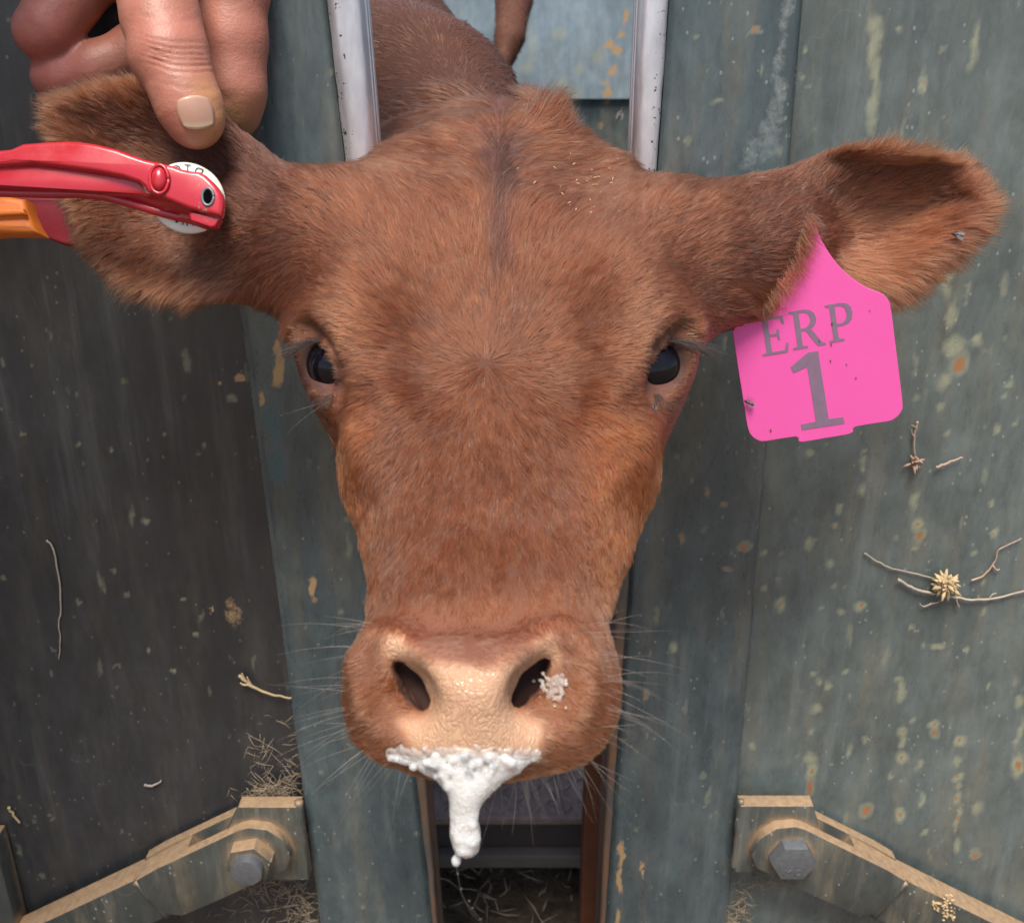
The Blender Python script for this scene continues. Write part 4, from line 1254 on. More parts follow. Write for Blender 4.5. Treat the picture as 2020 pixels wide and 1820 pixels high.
# whiskers
r = np.random.default_rng(5); out = []
def whisk(px, py, z, d, l, sag=.25):
    p = cv(px, py, z); d = np.array(d, float) + r.normal(0, .16, 3); d /= np.linalg.norm(d)
    sd_ = r.normal(0, .12, 3)
    out.append([p + d * l * q + (np.array([0, -sag, 0]) + sd_) * l * q * q * .6 for q in np.linspace(0, 1, 8)])
for i in range(30):
    y = r.uniform(1225, 1470); whisk(1205 - abs(y - 1380) * .12 - r.uniform(0, 40), y, .487 + r.uniform(-.006, .006), (.95, .02 - (y - 1300) / 600, -.15), r.uniform(.015, .045))
for i in range(28):
    y = r.uniform(1225, 1470); whisk(697 + abs(y - 1380) * .12 + r.uniform(0, 40), y, .487 + r.uniform(-.006, .006), (-.95, .02 - (y - 1300) / 600, -.15), r.uniform(.015, .045))
for i in range(34):
    x = r.uniform(960, 1170); whisk(x, 1500 - (x - 960) * .12 + r.uniform(-10, 16), .490, ((x - 1000) / 260, -.8, -.12), r.uniform(.018, .04), .1)
for i in range(16):
    x = r.uniform(720, 860); whisk(x, 1470, .486, ((x - 900) / 230, -.55, -.3), r.uniform(.015, .04), .1)
for x, y, dx in ((640, 488, -.5), (625, 545, -.6), (612, 570, -.5), (1322, 590, .4), (1330, 560, .4)):
    whisk(x, y, .612, (dx, .6, -.5), .014, 0)
for i in range(3): whisk(650, 792, .598, (-.9, -.4, -.4), .03)
S = c2w(np.array(out).reshape(-1, 3)).reshape(len(out), 8, 3)
hair_obj('whiskers', S, np.array([.00008, .00008, .00008, .00007, .00006, .00005, .00003, .00002]), M['whisker'], None, calf)['kind'] = 'stuff'
print('calf', len(AV), n1_, n2_, time.time() - T0)
# ================================================================== PINK EAR TAG
YT = .6415
def tz(x, y):
    px, py = z3(x, y); p = gp(px, py, YT); return (p[0], p[2])
outl = [(742, 612), (760, 606), (770, 640), (800, 715), (850, 795), (900, 855), (960, 908), (1030, 952), (1095, 976), (1125, 998), (1143, 1030), (1156, 1110), (1168, 1210), (1188, 1370), (1207, 1530), (1204, 1565), (1186, 1595), (1160, 1614), (1130, 1625),
        (968, 1651), (958, 1674), (930, 1690), (800, 1712), (704, 1728), (680, 1722), (667, 1701), (520, 1724), (480, 1722), (446, 1700), (425, 1660), (408, 1560), (352, 1205), (352, 1165), (370, 1135), (400, 1108), (462, 1064), (535, 985), (612, 905), (676, 815), (722, 705)]
pink = empty('ear_tag', tuple(np.array([tz(760, 620)[0], YT, tz(760, 620)[1]])), 'bright pink plastic ear tag printed ERP 1 hanging from the ear at right', 'ear tag')
bm = bmesh.new(); pl = [tz(x, y) for x, y in smooth_poly(outl, 2)]
prism_bm(bm, pl[::-1], YT, YT + .0016, .0004)
bm_obj('tag_body', bm, M['pink'], pink)
def glyph(outer, hole, bl, ex, eh):
    def q(p): return tz(bl[0] + ex[0] * p[0] + eh[0] * p[1], bl[1] + ex[1] * p[0] + eh[1] * p[1])
    return [q(p) for p in outer], ([q(p) for p in hole] if hole else None)
E_ = [(0,0),(.70,0),(.75,.25),(.69,.26),(.62,.07),(.27,.07),(.27,.48),(.46,.48),(.48,.37),(.54,.37),(.54,.65),(.48,.65),(.46,.55),(.27,.55),(.27,.93),(.60,.93),(.65,.77),(.71,.77),(.70,1),(0,1),(0,.95),(.12,.92),(.12,.08),(0,.05)]
R_o = [(0,0),(.40,0),(.40,.05),(.27,.08),(.27,.45),(.40,.45),(.64,.06),(.70,0),(.90,0),(.90,.05),(.80,.09),(.55,.48),(.64,.53),(.71,.62),(.73,.73),(.69,.87),(.58,.97),(.42,1),(0,1),(0,.95),(.12,.92),(.12,.08),(0,.05)]
R_h = [(.27,.52),(.40,.52),(.50,.57),(.56,.66),(.57,.75),(.52,.88),(.40,.93),(.27,.93)]
P_o = [(0,0),(.42,0),(.42,.05),(.27,.08),(.27,.40),(.42,.40),(.60,.44),(.71,.54),(.75,.70),(.72,.85),(.61,.96),(.44,1),(0,1),(0,.95),(.12,.92),(.12,.08),(0,.05)]
P_h = [(.27,.47),(.42,.47),(.53,.53),(.59,.69),(.54,.87),(.42,.93),(.27,.93)]
one = [(640, 1350), (690, 1308), (728, 1276), (779, 1268), (833, 1612), (906, 1602), (913, 1635), (697, 1668), (692, 1640), (768, 1624), (724, 1348), (655, 1380)]
gl = [glyph(E_, None, (500, 1296), (182, -31), (-28, -187)), glyph(R_o, R_h, (655, 1264), (182, -31), (-26, -192)), glyph(P_o, P_h, (838, 1228), (178, -30), (-26, -190)), ([tz(x, y) for x, y in one], None)]
for (po, ho), nm in zip(gl, 'ERP1'):
    bm = bmesh.new(); prism_bm(bm, po, YT - .00022, YT + .0003, 0, hole=ho if ho else None)
    bm_obj('printed_character', bm, M['lettering'], pink)
# small moulded square mark near the neck of the tag
cu = [(674, 842), (722, 838), (726, 884), (678, 888)]
bm = bmesh.new(); prism_bm(bm, [tz(x, y) for x, y in cu], YT - .00025, YT + .0003, 0, hole=[tz(x * .84 + 700 * .16, y * .84 + 863 * .16) for x, y in cu]); bm_obj('moulded_mark', bm, M['pink'], pink)
bm = bmesh.new()
Ex = [(690 + 24 * a, 878 - 34 * b) for a, b in [(0,0),(.8,0),(.8,.14),(.2,.14),(.2,.43),(.7,.43),(.7,.57),(.2,.57),(.2,.86),(.8,.86),(.8,1),(0,1)]]
prism_bm(bm, [tz(x, y) for x, y in Ex], YT - .00025, YT + .0003); bm_obj('moulded_letter', bm, M['pink'], pink)
for x, y, rr in ((850, 1130, 9), (785, 1217, 7), (845, 1236, 7), (842, 1318, 6), (922, 1337, 5), (970, 1405, 6), (540, 1670, 8), (1040, 1065, 4)):
    bm = bmesh.new(); prism_bm(bm, [tz(x + rr * .8 * math.cos(a) * random.uniform(.5, .9), y + rr * .9 * math.sin(a) * random.uniform(.7, 1.2)) for a in np.linspace(0, 2 * math.pi, 9)[:-1]], YT - .0005, YT - .00001); bm_obj('dirt_speck', bm, M['rust'], pink)

# hairs of the ear lying over the neck of the tag
r9 = np.random.default_rng(91); out = []; tn = []
edge_l = np.array([(1603, 428), (1592, 470), (1577, 515), (1553, 555), (1522, 588), (1500, 600)], float)
for i in range(620):
    u = r9.random() * (len(edge_l) - 1.001); k = int(u); e = edge_l[k] + (edge_l[k + 1] - edge_l[k]) * (u - k)
    px, py = e[0] - r9.uniform(-3, 16), e[1] - r9.uniform(-2, 14)
    p = w2c(gp(px, py, YT - .0012)); d = np.array([.62 - .25 * u / 5, -.62, -.16]) + r9.normal(0, .22, 3) * [1, 1, .4]; d /= np.linalg.norm(d)
    l = r9.uniform(.006, .014)
    out.append([p + d * l * q + np.array([0, -.1, .10]) * l * q * q for q in np.linspace(0, 1, 5)]); tn.append(np.array([.085, .030, .012]) * r9.uniform(.7, 1.9))
hair_obj('ear_hair', c2w(np.array(out).reshape(-1, 3)).reshape(len(out), 5, 3), np.array([.00016, .00015, .00012, .00008, .00003]), M['fur'], np.array(tn), calf)['kind'] = 'stuff'

# ================================================================== BUTTON TAG
ZB = .628
bc = cv(370, 391, ZB)
bn = np.array([.34, .10, -.94]); bn /= np.linalg.norm(bn)          # the face of the button looks towards the camera and a little right
bu = np.cross([0, 1.0, 0], bn); bu /= np.linalg.norm(bu); bv = np.cross(bn, bu)
btn = empty('button_tag', tuple(c2w(bc)), 'small round white button tag clamped under the red pliers', 'ear tag')
def bpt(r, a, h): return c2w(bc + (bu * math.cos(a) + bv * math.sin(a)) * r + bn * h)
RB = .0222
V, Fc = [], []; prof = [(.0001, .0034), (RB * .80, .0034), (RB * .92, .0026), (RB, .0010), (RB, -.0008), (RB * .9, -.0018), (.0001, -.0018)]
for k in range(56):
    for rr, hh in prof: V.append(bpt(rr, 2 * math.pi * k / 56, hh))
n = len(prof)
for k in range(56):
    for j in range(n - 1): Fc.append((k * n + j, ((k + 1) % 56) * n + j, ((k + 1) % 56) * n + j + 1, k * n + j + 1))
mesh_obj('disc', V, Fc, M['white'], btn)
def ring_text(txt, a0, step, rr, size, flip=False):
    for i, ch in enumerate(txt):
        if ch == ' ': continue
        a = a0 - step * i * (-1 if flip else 1)
        cu = bpy.data.curves.new('character', 'FONT'); cu.body = ch; cu.size = size; cu.align_x = 'CENTER'; cu.extrude = .0001
        o = bpy.data.objects.new('printed_character', cu)
        e1 = bu * math.sin(a) - bv * math.cos(a); e2 = bu * math.cos(a) + bv * math.sin(a)
        if flip: e1, e2 = -e1, -e2
        Mx = np.eye(4); Mx[:3, 0] = e1 @ M_C2W; Mx[:3, 1] = e2 @ M_C2W; Mx[:3, 2] = bn @ M_C2W; Mx[:3, 3] = np.array(bpt(rr, a, .0037)) - c2w(bc)
        me = None
        tmp = bpy.data.objects.new('tmp', cu); COL.objects.link(tmp)
        dg = bpy.context.evaluated_depsgraph_get(); me = bpy.data.meshes.new_from_object(tmp.evaluated_get(dg)); bpy.data.objects.remove(tmp)
        me.materials.clear(); me.materials.append(M['ink']); me.transform(Matrix(Mx.tolist()))
        link(bpy.data.objects.new('printed_character', me), btn)
ring_text('DTO', math.radians(112), math.radians(22), .0150, .0072)
ring_text('OHNI', math.radians(246), math.radians(20), .0185, .0072, flip=True)

# ================================================================== RED APPLICATOR PLIERS
def q6(x, y): return x * .2187, 260.4 + y * .2187
def cam_prism(name, outline, zf, zb, mat, parent, bevel=.0012, hole=None, tilt=None):
    """outline in photo units; front at distance zf(px,py), thickness zb behind it"""
    loops = [outline] + ([hole] if hole else [])
    allp = [p for lp in loops for p in lp]
    zz = [zf(x, y) for x, y in allp]
    fr = [c2w(cv(x, y, z)) for (x, y), z in zip(allp, zz)]
    bk = [c2w(cv(x, y, z) + np.array([0, 0, zb])) for (x, y), z in zip(allp, zz)]
    bm = bmesh.new(); f = [bm.verts.new(p) for p in fr]; b = [bm.verts.new(p) for p in bk]
    for t3 in tessellate_polygon([[Vector((x, y, 0)) for x, y in lp] for lp in loops]):
        bm.faces.new([f[i] for i in t3]); bm.faces.new([b[i] for i in t3][::-1])
    off = 0; rim = []
    for lp in loops:
        m = len(lp)
        for i in range(m):
            j = (i + 1) % m
            bm.faces.new((f[off + i], b[off + i], b[off + j], f[off + j]))
            if off == 0: rim.append(bm.edges.get((f[i], f[j])))
        off += m
    bmesh.ops.recalc_face_normals(bm, faces=bm.faces)
    if bevel:
        bmesh.ops.dissolve_limit(bm, angle_limit=math.radians(3), verts=bm.verts, edges=bm.edges) if not hole and tilt is None else None
        rim = [e for e in rim if e is not None and e.is_valid]
        bmesh.ops.bevel(bm, geom=rim, offset=bevel, segments=3, profile=.5, affect='EDGES')
    return bm_obj(name, bm, mat, parent, smooth='auto')

ZPL = .598
pli = empty('tag_pliers', tuple(wp(150, 350, ZPL)), 'red metal tagging pliers with orange grip clamped on the ear at left', 'pliers')
zfun = lambda x, y: ZPL + .00003 * (x - 435) * -.2 + .0
top_q = [(-2600, 900), (-1500, 560), (-700, 300), (-300, 190), (0, 158), (90, 148), (200, 100), (400, 84), (600, 75), (730, 84), (850, 100), (1050, 150), (1180, 200), (1300, 240), (1420, 268), (1560, 300), (1640, 330), (1700, 342), (1790, 352), (1850, 385), (1905, 435), (1950, 485), (1990, 545), (2010, 620), (2004, 700), (1990, 760)]
low_q = [(1700, 690), (1420, 575), (1340, 548), (1320, 530), (1300, 490), (1250, 450), (1100, 400), (900, 360), (700, 330), (480, 300), (280, 280), (0, 300), (-300, 330), (-700, 440), (-1500, 700), (-2600, 1040)]
hole_q = [(1875 + 50 * math.cos(a), 585 + 74 * math.sin(a)) for a in np.linspace(0, 2 * math.pi, 21)[:-1]]
cam_prism('jaw_plate', [q6(*p) for p in top_q + low_q], zfun, .0065, M['red'], pli, .0028, tilt=1)
web_q = [(1985, 770), (1945, 848), (1900, 862), (1840, 838), (1750, 812), (1600, 775), (1480, 748), (1200, 662), (950, 594), (700, 568), (400, 570), (0, 560), (-300, 600), (-700, 720), (-700, 430), (-300, 330), (0, 302), (280, 282), (700, 332), (1100, 402), (1250, 452), (1320, 545), (1420, 578), (1700, 692)]
_lq = sorted(q6(*p) for p in low_q); _lx = [p[0] for p in _lq]; _ly = [p[1] for p in _lq]
cam_prism('jaw_web', [q6(*p) for p in web_q], lambda x, y: ZPL + .0068 + .0155 * np.clip((y - np.interp(x, _lx, _ly)) / 48.0, 0, 1), .006, M['red'], pli, .0012, tilt=1)
lip = [wp(*q6(x, y), ZPL + .0185) for x, y in [(-300, 585), (0, 546), (400, 556), (700, 556), (950, 580), (1200, 648), (1480, 734), (1750, 798), (1880, 846)]]
tubes_obj('web_lip', [(lip, [.0028] * len(lip))], M['red'], pli, 10)
cam_prism('tip_block', [q6(*p) for p in [(1740, 715), (1980, 775), (1940, 850), (1900, 860), (1720, 800), (1700, 730)]], lambda x, y: ZPL + .0045, .008, M['red'], pli, .0012, tilt=1)
bm = bmesh.new(); bmesh.ops.create_uvsphere(bm, u_segments=28, v_segments=16, radius=1)
c0 = cv(*q6(1435, 425), ZPL - .0005)
for v in bm.verts: v.co = Vector(c2w(c0 + np.array([v.co.x * .0044, v.co.y * .0068, v.co.z * .0034])))
bm_obj('rivet', bm, M['red'], pli, smooth=True)
ring = [c2w(c0 + np.array([.0054 * math.cos(a), .0083 * math.sin(a), .0002])) for a in np.linspace(0, 2 * math.pi, 29)]
tubes_obj('rivet_collar', [(ring, .0011)], M['red'], pli, 8)
ring = [c2w(cv(*q6(1875 + 52 * math.cos(a), 585 + 77 * math.sin(a)), ZPL - .0001)) for a in np.linspace(0, 2 * math.pi, 29)]
tubes_obj('bore_rim', [(ring, .0009)], M['bolt'], pli, 8)
cam_prism('bore_shade_disc', [q6(*p) for p in hole_q], lambda x, y: ZPL - .0002, .004, M['hole'], pli, 0)  # black disc instead of a real opening, painting its inner shade
# lower jaw behind the ear and the grip
low = [(-100, 540), (215, 560), (700, 600), (1150, 720), (1500, 800), (1450, 900), (1100, 985), (740, 1012), (640, 1016), (560, 1006), (420, 955), (340, 895), (300, 850), (262, 790), (232, 720), (215, 640), (-100, 700)]
cam_prism('lower_jaw', [q6(*p) for p in smooth_poly(low, 2)], lambda x, y: .690, .010, M['darkred'], pli, .002, tilt=1)
grip = [(-700, 690), (-300, 600), (0, 565), (215, 600), (240, 720), (290, 830), (345, 912), (0, 905), (-300, 940), (-700, 1010), (-1500, 1220), (-2600, 1420), (-2600, 1240), (-1500, 960)]
cam_prism('grip', [q6(*p) for p in grip], lambda x, y: .648, .016, M['orange'], pli, .004, tilt=1)
cam_prism('grip_ridge', [q6(*p) for p in [(-700, 800), (0, 690), (205, 690), (225, 740), (0, 752), (-700, 880)]], lambda x, y: .644, .0042, M['orange'], pli, .0015, tilt=1)

# ================================================================== PERSON: hand holding the ear, and the rest beside the gate
HF = Field((-.40, .14, .50), (-.13, .62, .80), .0022)
th = [(285, -150, .655, .023), (303, -40, .640, .0228), (318, 40, .633, .0215), (337, 110, .629, .0204), (358, 170, .628, .0172), (374, 215, .629, .0162), (386, 244, .631, .0136)]
HF.chain([(*cv(x, y, z), r) for x, y, z, r in th[:2]], .008, .012)
idx = [(440, -190, .690, .028), (456, -40, .692, .0245), (456, 80, .697, .0222), (456, 175, .703, .0215), (450, 218, .708, .0185), (425, 258, .714, .0155), (380, 280, .716, .014)]
HF.chain([(*cv(x, y, z), r) for x, y, z, r in idx], .007, .012)
mid = [(385, -230, .705, .027), (300, -150, .705, .021), (205, -70, .700, .0195), (130, 5, .696, .0185), (92, 56, .694, .0182), (80, 66, .694, .0160)]
HF.chain([(*cv(x, y, z), r) for x, y, z, r in mid], .005, .012)
rin = [(390, -150, .722, .026), (360, 30, .722, .0185), (275, 98, .714, .0165), (190, 136, .710, .0158), (122, 152, .710, .0155), (104, 152, .710, .0135)]
HF.chain([(*cv(x, y, z), r) for x, y, z, r in rin], .005, .012)
lit = [(400, -120, .722, .022), (380, 120, .726, .0155), (300, 175, .728, .0150), (240, 190, .728, .0140)]
HF.chain([(*cv(x, y, z), r) for x, y, z, r in lit], .005, .012)
HF.chain([(*cv(405, 186, .683), .0014), (*cv(440, 197, .6795), .0020), (*cv(485, 196, .680), .0020), (*cv(525, 186, .688), .0016)], .004, cut=True)
HF.chain([(*cv(120, 30, .676), .0014), (*cv(128, 60, .677), .0014), (*cv(150, 90, .684), .0012)], .003, cut=True)
# palm, wrist, forearm
HF.chain([(*cv(330, -210, .680), .040), (*cv(390, -200, .700), .040)], .03)
HF.chain([(*cv(300, -230, .672), .038), (*cv(430, -190, .700), .030)], .03)
HF.chain([(*cv(360, -240, .690), .040), (*cv(330, -420, .690), .034), (*cv(280, -620, .680), .040)], .04)
# the thumb, in a finer field because it is seen close
TF = Field((-.34, .165, .575), (-.15, .40, .70), .0012)
TF.chain([(*cv(x, y, z), r) for x, y, z, r in th], .008, .012)
TF.ell(cv(384, 222, .630), np.stack([np.array([.95, .30, 0]), np.array([-.30, .95, 0]), np.array([0, 0, 1.0])]), (.0150, .018, .012), .01)
TF.ell(cv(328, 112, .628), np.stack([np.array([.95, .30, 0]), np.array([-.30, .95, 0]), np.array([0, 0, 1.0])]), (.0206, .016, .0208), .008)
TF.cut(lambda P: cone(P, cv(380, 205, .603).astype(np.float32), cv(390, 238, .606).astype(np.float32), .0085, .0085), cv(360, 180, .59) - .02, cv(410, 260, .63) + .02, .002)
PV1, PQ1 = TF.mesh()
TN, _ = mesh_normals(PV1, PQ1)
tx, ty = topx(PV1)
au = (tx - (305 + (ty + 40) * .29)) / 70.0            # across the thumb
tt_ = ty - 8 * au + 10 * au * au + 6 * (vnoise(PV1, 90, 71) - .5)
dsp = np.zeros(len(PV1))
for y0, wd, am in ((84, 3.5, .5), (96, 3.2, .9), (107, 3.0, 1.0), (117, 3.2, .9), (128, 3.5, 1.0), (141, 3.4, .6), (176, 4, .25), (-20, 5, .3), (40, 5, .2)):
    dsp -= am * np.exp(-((tt_ - y0) / wd) ** 2)
dsp *= sstep(1.15, .5, np.abs(au)) * (.55 + .9 * vnoise(PV1, 120, 72)) * (PV1[:, 2] < .635)
PV1 = PV1 + TN * (dsp * .0011)[:, None]
PV0, PQ0 = HF.mesh()
PV = np.concatenate([PV0, PV1]); PQ = np.concatenate([PQ0, PQ1 + len(PV0)])
pp, _ = mesh_normals(PV, PQ)
ppx, ppy = topx(PV); npn = vnoise(PV, 60, 61); npm = vnoise(PV, 200, 62)
ct = np.repeat(np.array([[.50, .225, .145]]), len(PV), 0)
def pm(k, col):
    global ct
    ct = ct * (1 - k[:, None]) + k[:, None] * np.asarray(col)
pm((npn - .35).clip(0, 1) * .6, [.42, .15, .10])
tipd = lambda x, y, r0: sstep(r0, r0 * .3, np.hypot(ppx - x, ppy - y))
pm(tipd(80, 60, 120) * .55, [.48, .15, .12]); pm(tipd(100, 150, 110) * .55, [.48, .14, .12])
pm(sstep(150, 230, ppy) * (ppx > 405) * (PV[:, 2] > .66) * .75, [.48, .27, .10])          # iodine stain on the finger
pm(sstep(60, 10, np.hypot((ppx - 412) * .9, (ppy - 225) * .5)) * (PV[:, 2] < .66) * .6, [.62, .40, .13])
pm((npm - .5).clip(0, 1) * .5, [.36, .14, .09])
prs = empty('person', (-.80, .33, -.02), 'person at left in dark work clothes holding the ear, only one hand visible', 'person')
ct = ct * np.array([.72, .66, .68])
hand = mesh_obj('hand', c2w(PV), PQ, M['skin'], prs); add_attr(hand.data, 'tint', ct)
# thumb nail: a curved plate lying on the thumb
_m = (np.hypot((tx - 386) / 44, (ty - 222) / 40) < 1) & (PV1[:, 2] < .628)
_v = (ty[_m] - 222) / 33; _u = (tx[_m] - 386 - 8 * _v) / 35
_A = np.stack([np.ones(_m.sum()), _u, _v, _u * _u, _u * _v, _v * _v], 1)
nfit = np.linalg.lstsq(_A, PV1[_m, 2], rcond=None)[0]
V, Fc = [], []
nu, nv = 13, 13
for j in range(nv):
    for i in range(nu):
        u = (i / (nu - 1) - .5) * 2; v = (j / (nv - 1) - .5) * 2
        uu = u * math.sqrt(max(0, 1 - .34 * v * v)); vv = v * math.sqrt(max(0, 1 - .40 * u * u))
        x = 386 + uu * 35 + vv * 8; y = 222 + vv * 33 - uu * 3
        z = float(np.array([1, uu, vv, uu * uu, uu * vv, vv * vv]) @ nfit) - .0005 + .0008 * uu * uu + .0006 * max(0.0, -vv) ** 3
        V.append(wp(x, y, z))
for j in range(nv - 1):
    for i in range(nu - 1): Fc.append((j * nu + i, j * nu + i + 1, (j + 1) * nu + i + 1, (j + 1) * nu + i))
nl = mesh_obj('thumb_nail', V, Fc, M['nail'], prs)
_vv = np.repeat(np.linspace(-1, 1, nv), nu); k_ = sstep(.45, .85, _vv)[:, None]
add_attr(nl.data, 'tint', np.array([[.47, .27, .19]]) * (1 - k_) + k_ * np.array([[.56, .44, .29]]))
sol = nl.modifiers.new('thickness', 'SOLIDIFY'); sol.thickness = .0014; sol.offset = 0

# the rest of the person stands left of the frame
def w_field(lo, hi, h, items):
    f = Field(lo, hi, h)
    for pts, k in items: f.chain(pts, k, .03)
    return f.mesh()
wr = c2w(cv(318, -480, .686)); gp_l = wp(*q6(-2300, 1120), .63)
v, q = w_field((-1.15, -.05, .75), (-.10, .82, 1.62), .014, [
    ([(-.82, .20, 1.38, .10), (-.82, .46, 1.38, .10)], .05), ([(-.83, .33, 1.36, .15), (-.84, .33, 1.15, .155), (-.84, .33, .92, .16)], .05),
    ([(-.80, .12, 1.40, .085), (-.60, .26, 1.50, .068), (-.44, .46, 1.50, .056), (float(wr[0]) - .03, float(wr[1]) - .03, float(wr[2]) + .03, .046)], .03),
    ([(-.80, .52, 1.39, .085), (-.80, .66, 1.16, .066), (-.66, .66, 1.04, .052), (float(gp_l[0]) - .10, float(gp_l[1]) + .01, float(gp_l[2]) + .0, .044)], .03)])
mesh_obj('work_shirt', v, q, M['denim'], prs)
v, q = w_field((-1.15, .0, -.02), (-.50, .70, 1.0), .016, [
    ([(-.84, .33, .93, .155), (-.84, .33, .84, .15)], .04), ([(-.84, .25, .82, .10), (-.82, .24, .45, .075), (-.83, .23, .10, .06)], .03), ([(-.84, .42, .82, .10), (-.82, .43, .45, .075), (-.83, .44, .10, .06)], .03)])
mesh_obj('trousers', v, q, M['trouser'], prs)
for y in (.23, .44):
    v, q = w_field((-1.0, y - .12, -.05), (-.5, y + .12, .2), .01, [([(-.84, y, .10, .050), (-.84, y, .04, .052), (-.70, y, .025, .042)], .02)])
    mesh_obj('boot', v, q, M['boot'], prs)
hf = Field((-1.0, .15, 1.40), (-.60, .52, 1.86), .008)
hf.chain([(-.82, .33, 1.44, .062), (-.80, .33, 1.56, .060)], .03); hf.ell((-.79, .33, 1.67), np.eye(3), (.098, .078, .118), .03); hf.chain([(-.70, .33, 1.60, .035), (-.71, .33, 1.575, .032)], .04)
hf.chain([(-.695, .33, 1.69, .010), (-.672, .33, 1.65, .016)], .015)
for s_ in (-1, 1):
    hf.ell((-.79, .33 + s_ * .080, 1.665), np.eye(3), (.018, .010, .032), .01); hf.ell((-.700, .33 + s_ * .032, 1.690), np.eye(3), (.010, .014, .010), .01, cut=True)
v, q = hf.mesh(); fo = mesh_obj('face', v, q, M['skin'], prs); add_attr(fo.data, 'tint', np.repeat([[.48, .21, .14]], len(v), 0))
v, q = w_field((-1.0, .15, 1.60), (-.50, .52, 1.90), .01, [([(-.80, .33, 1.735, .092), (-.79, .33, 1.75, .088)], .02), ([(-.70, .29, 1.725, .014), (-.62, .33, 1.715, .012), (-.70, .37, 1.725, .014)], .03)])
mesh_obj('cap', v, q, M['trouser'], prs)
lf = Field(tuple(np.array(gp_l) - .14), tuple(np.array(gp_l) + .14), .004)
g = np.array(gp_l)
lf.chain([(*(g + [-.10, .012, 0]), .034), (*(g + [-.045, .020, .0]), .036)], .02)
for i in range(4):
    o_ = np.array([-.030 + .021 * i, 0, .002 * i])
    lf.chain([(*(g + o_ + [0, .030, .022]), .0125), (*(g + o_ + [0, -.004, .034]), .0115), (*(g + o_ + [0, -.026, .012]), .0105), (*(g + o_ + [0, -.020, -.016]), .009)], .004, .006)
lf.chain([(*(g + [-.040, .028, -.01]), .016), (*(g + [.0, .012, -.034]), .0135), (*(g + [.030, -.012, -.036]), .0115)], .008, .008)
v, q = lf.mesh(); lo_ = mesh_obj('hand', v, q, M['skin'], prs); add_attr(lo_.data, 'tint', np.repeat([[.48, .21, .14]], len(v), 0))

# ================================================================== FOAM AT THE MOUTH
SF = Field((-.11, -.235, .40), (.06, -.105, .52), .0011)
rf = np.random.default_rng(12)
def blob(px, py, z, r, k=.003): SF.ell(cv(px, py, z), np.eye(3), (r, r, r), k)
SF.chain([(*cv(772, 1494, .476), .0018), (*cv(845, 1504, .470), .0034), (*cv(920, 1510, .466), .0054), (*cv(1000, 1504, .467), .0042), (*cv(1062, 1490, .472), .0018)], .004)
SF.chain([(*cv(850, 1508, .472), .0034), (*cv(902, 1532, .466), .0072), (*cv(920, 1560, .464), .0062)], .006)
SF.chain([(*cv(1010, 1506, .470), .0040), (*cv(950, 1536, .466), .0068), (*cv(925, 1568, .464), .0060)], .006)
SF.chain([(*cv(919, 1560, .464), .0060), (*cv(915, 1600, .464), .0056), (*cv(917, 1640, .464), .0060), (*cv(920, 1664, .464), .0062)], .004)
for px, py, z, r_, n in ((918, 1520, .460, 46, 150), (916, 1600, .460, 20, 60), (918, 1650, .459, 20, 50)):
    for i in range(n):
        a = rf.uniform(0, 6.28); d = rf.random() ** .5 * r_
        x, y = px + math.cos(a) * d * (2.4 if r_ > 40 else 1), py + math.sin(a) * d * (.75 if r_ > 40 else 1.6)
        if r_ > 40 and abs(x - 918) > 60 and y > 1515: continue
        blob(x, y, z + rf.uniform(-.0005, .003), rf.uniform(.0009, .0026), .0012)
for i in range(12):                     # burst bubbles
    a = rf.uniform(0, 6.28); d = rf.random() ** .5
    px, py = (918 + math.cos(a) * d * 80, 1518 + math.sin(a) * d * 24) if i < 18 else (918 + rf.uniform(-20, 20), rf.uniform(1560, 1670))
    r_ = rf.uniform(.0008, .0021); SF.ell(cv(px, py, .4585 + rf.uniform(0, .002)), np.eye(3), (r_ * .8, r_ * 1.2, r_), .0012, cut=True)
hx0, hy0 = topx(HV)
fv, fq = SF.mesh(); fN, _ = mesh_normals(fv, fq)
foam = mesh_obj('saliva_foam', c2w(fv), fq, M['foam'])
tag(foam, 'white frothy saliva hanging in a thick strand from the calf mouth', 'saliva')
bub = []
fx, fy = topx(fv)
bV, bF = [], []
for i in range(1500):
    k = rf.integers(len(fv)); r_ = rf.choice([.0004, .0007, .0010, .0016], p=[.45, .35, .15, .05])
    if fN[k, 2] > .3: continue
    bm = bmesh.new(); bmesh.ops.create_icosphere(bm, subdivisions=2 if r_ > .001 else 1, radius=r_)
    o_ = len(bV); c_ = c2w(fv[k] - fN[k] * r_ * .70); bV += [tuple(np.array(v.co) + c_) for v in bm.verts]; bF += [tuple(v.index + o_ for v in f.verts) for f in bm.faces]; bm.free()
mesh_obj('bubbles', bV, bF, M['froth'], foam)['kind'] = 'stuff'
# froth clinging along the lip
XF = Field((-.125, -.155, .44), (.035, -.125, .50), .0008)
for i in range(520):
    x = 765 + 300 * rf.random(); y = 1491 + rf.normal(0, 6) - 8 * (rf.random() < .25); m_ = (np.abs(hx0 - x) < 7) & (np.abs(hy0 - y) < 7)
    if m_.any():
        r_ = rf.uniform(.0005, .0011); XF.ell(cv(x, y, HV[m_, 2].min() + rf.uniform(-.0005, .0005)), np.eye(3), (r_, r_, r_), .0012)
xv, xq = XF.mesh(); mesh_obj('lip_froth', c2w(xv), xq, M['froth'], foam)
def drop(name, px, py, z, rx, ry, mat):
    bm = bmesh.new(); bmesh.ops.create_uvsphere(bm, u_segments=20, v_segments=14, radius=1)
    c = cv(px, py, z)
    for v in bm.verts: v.co = Vector(c2w(c + np.array([v.co.x * rx, v.co.y * ry, v.co.z * rx])))
    return bm_obj(name, bm, mat, smooth=True)
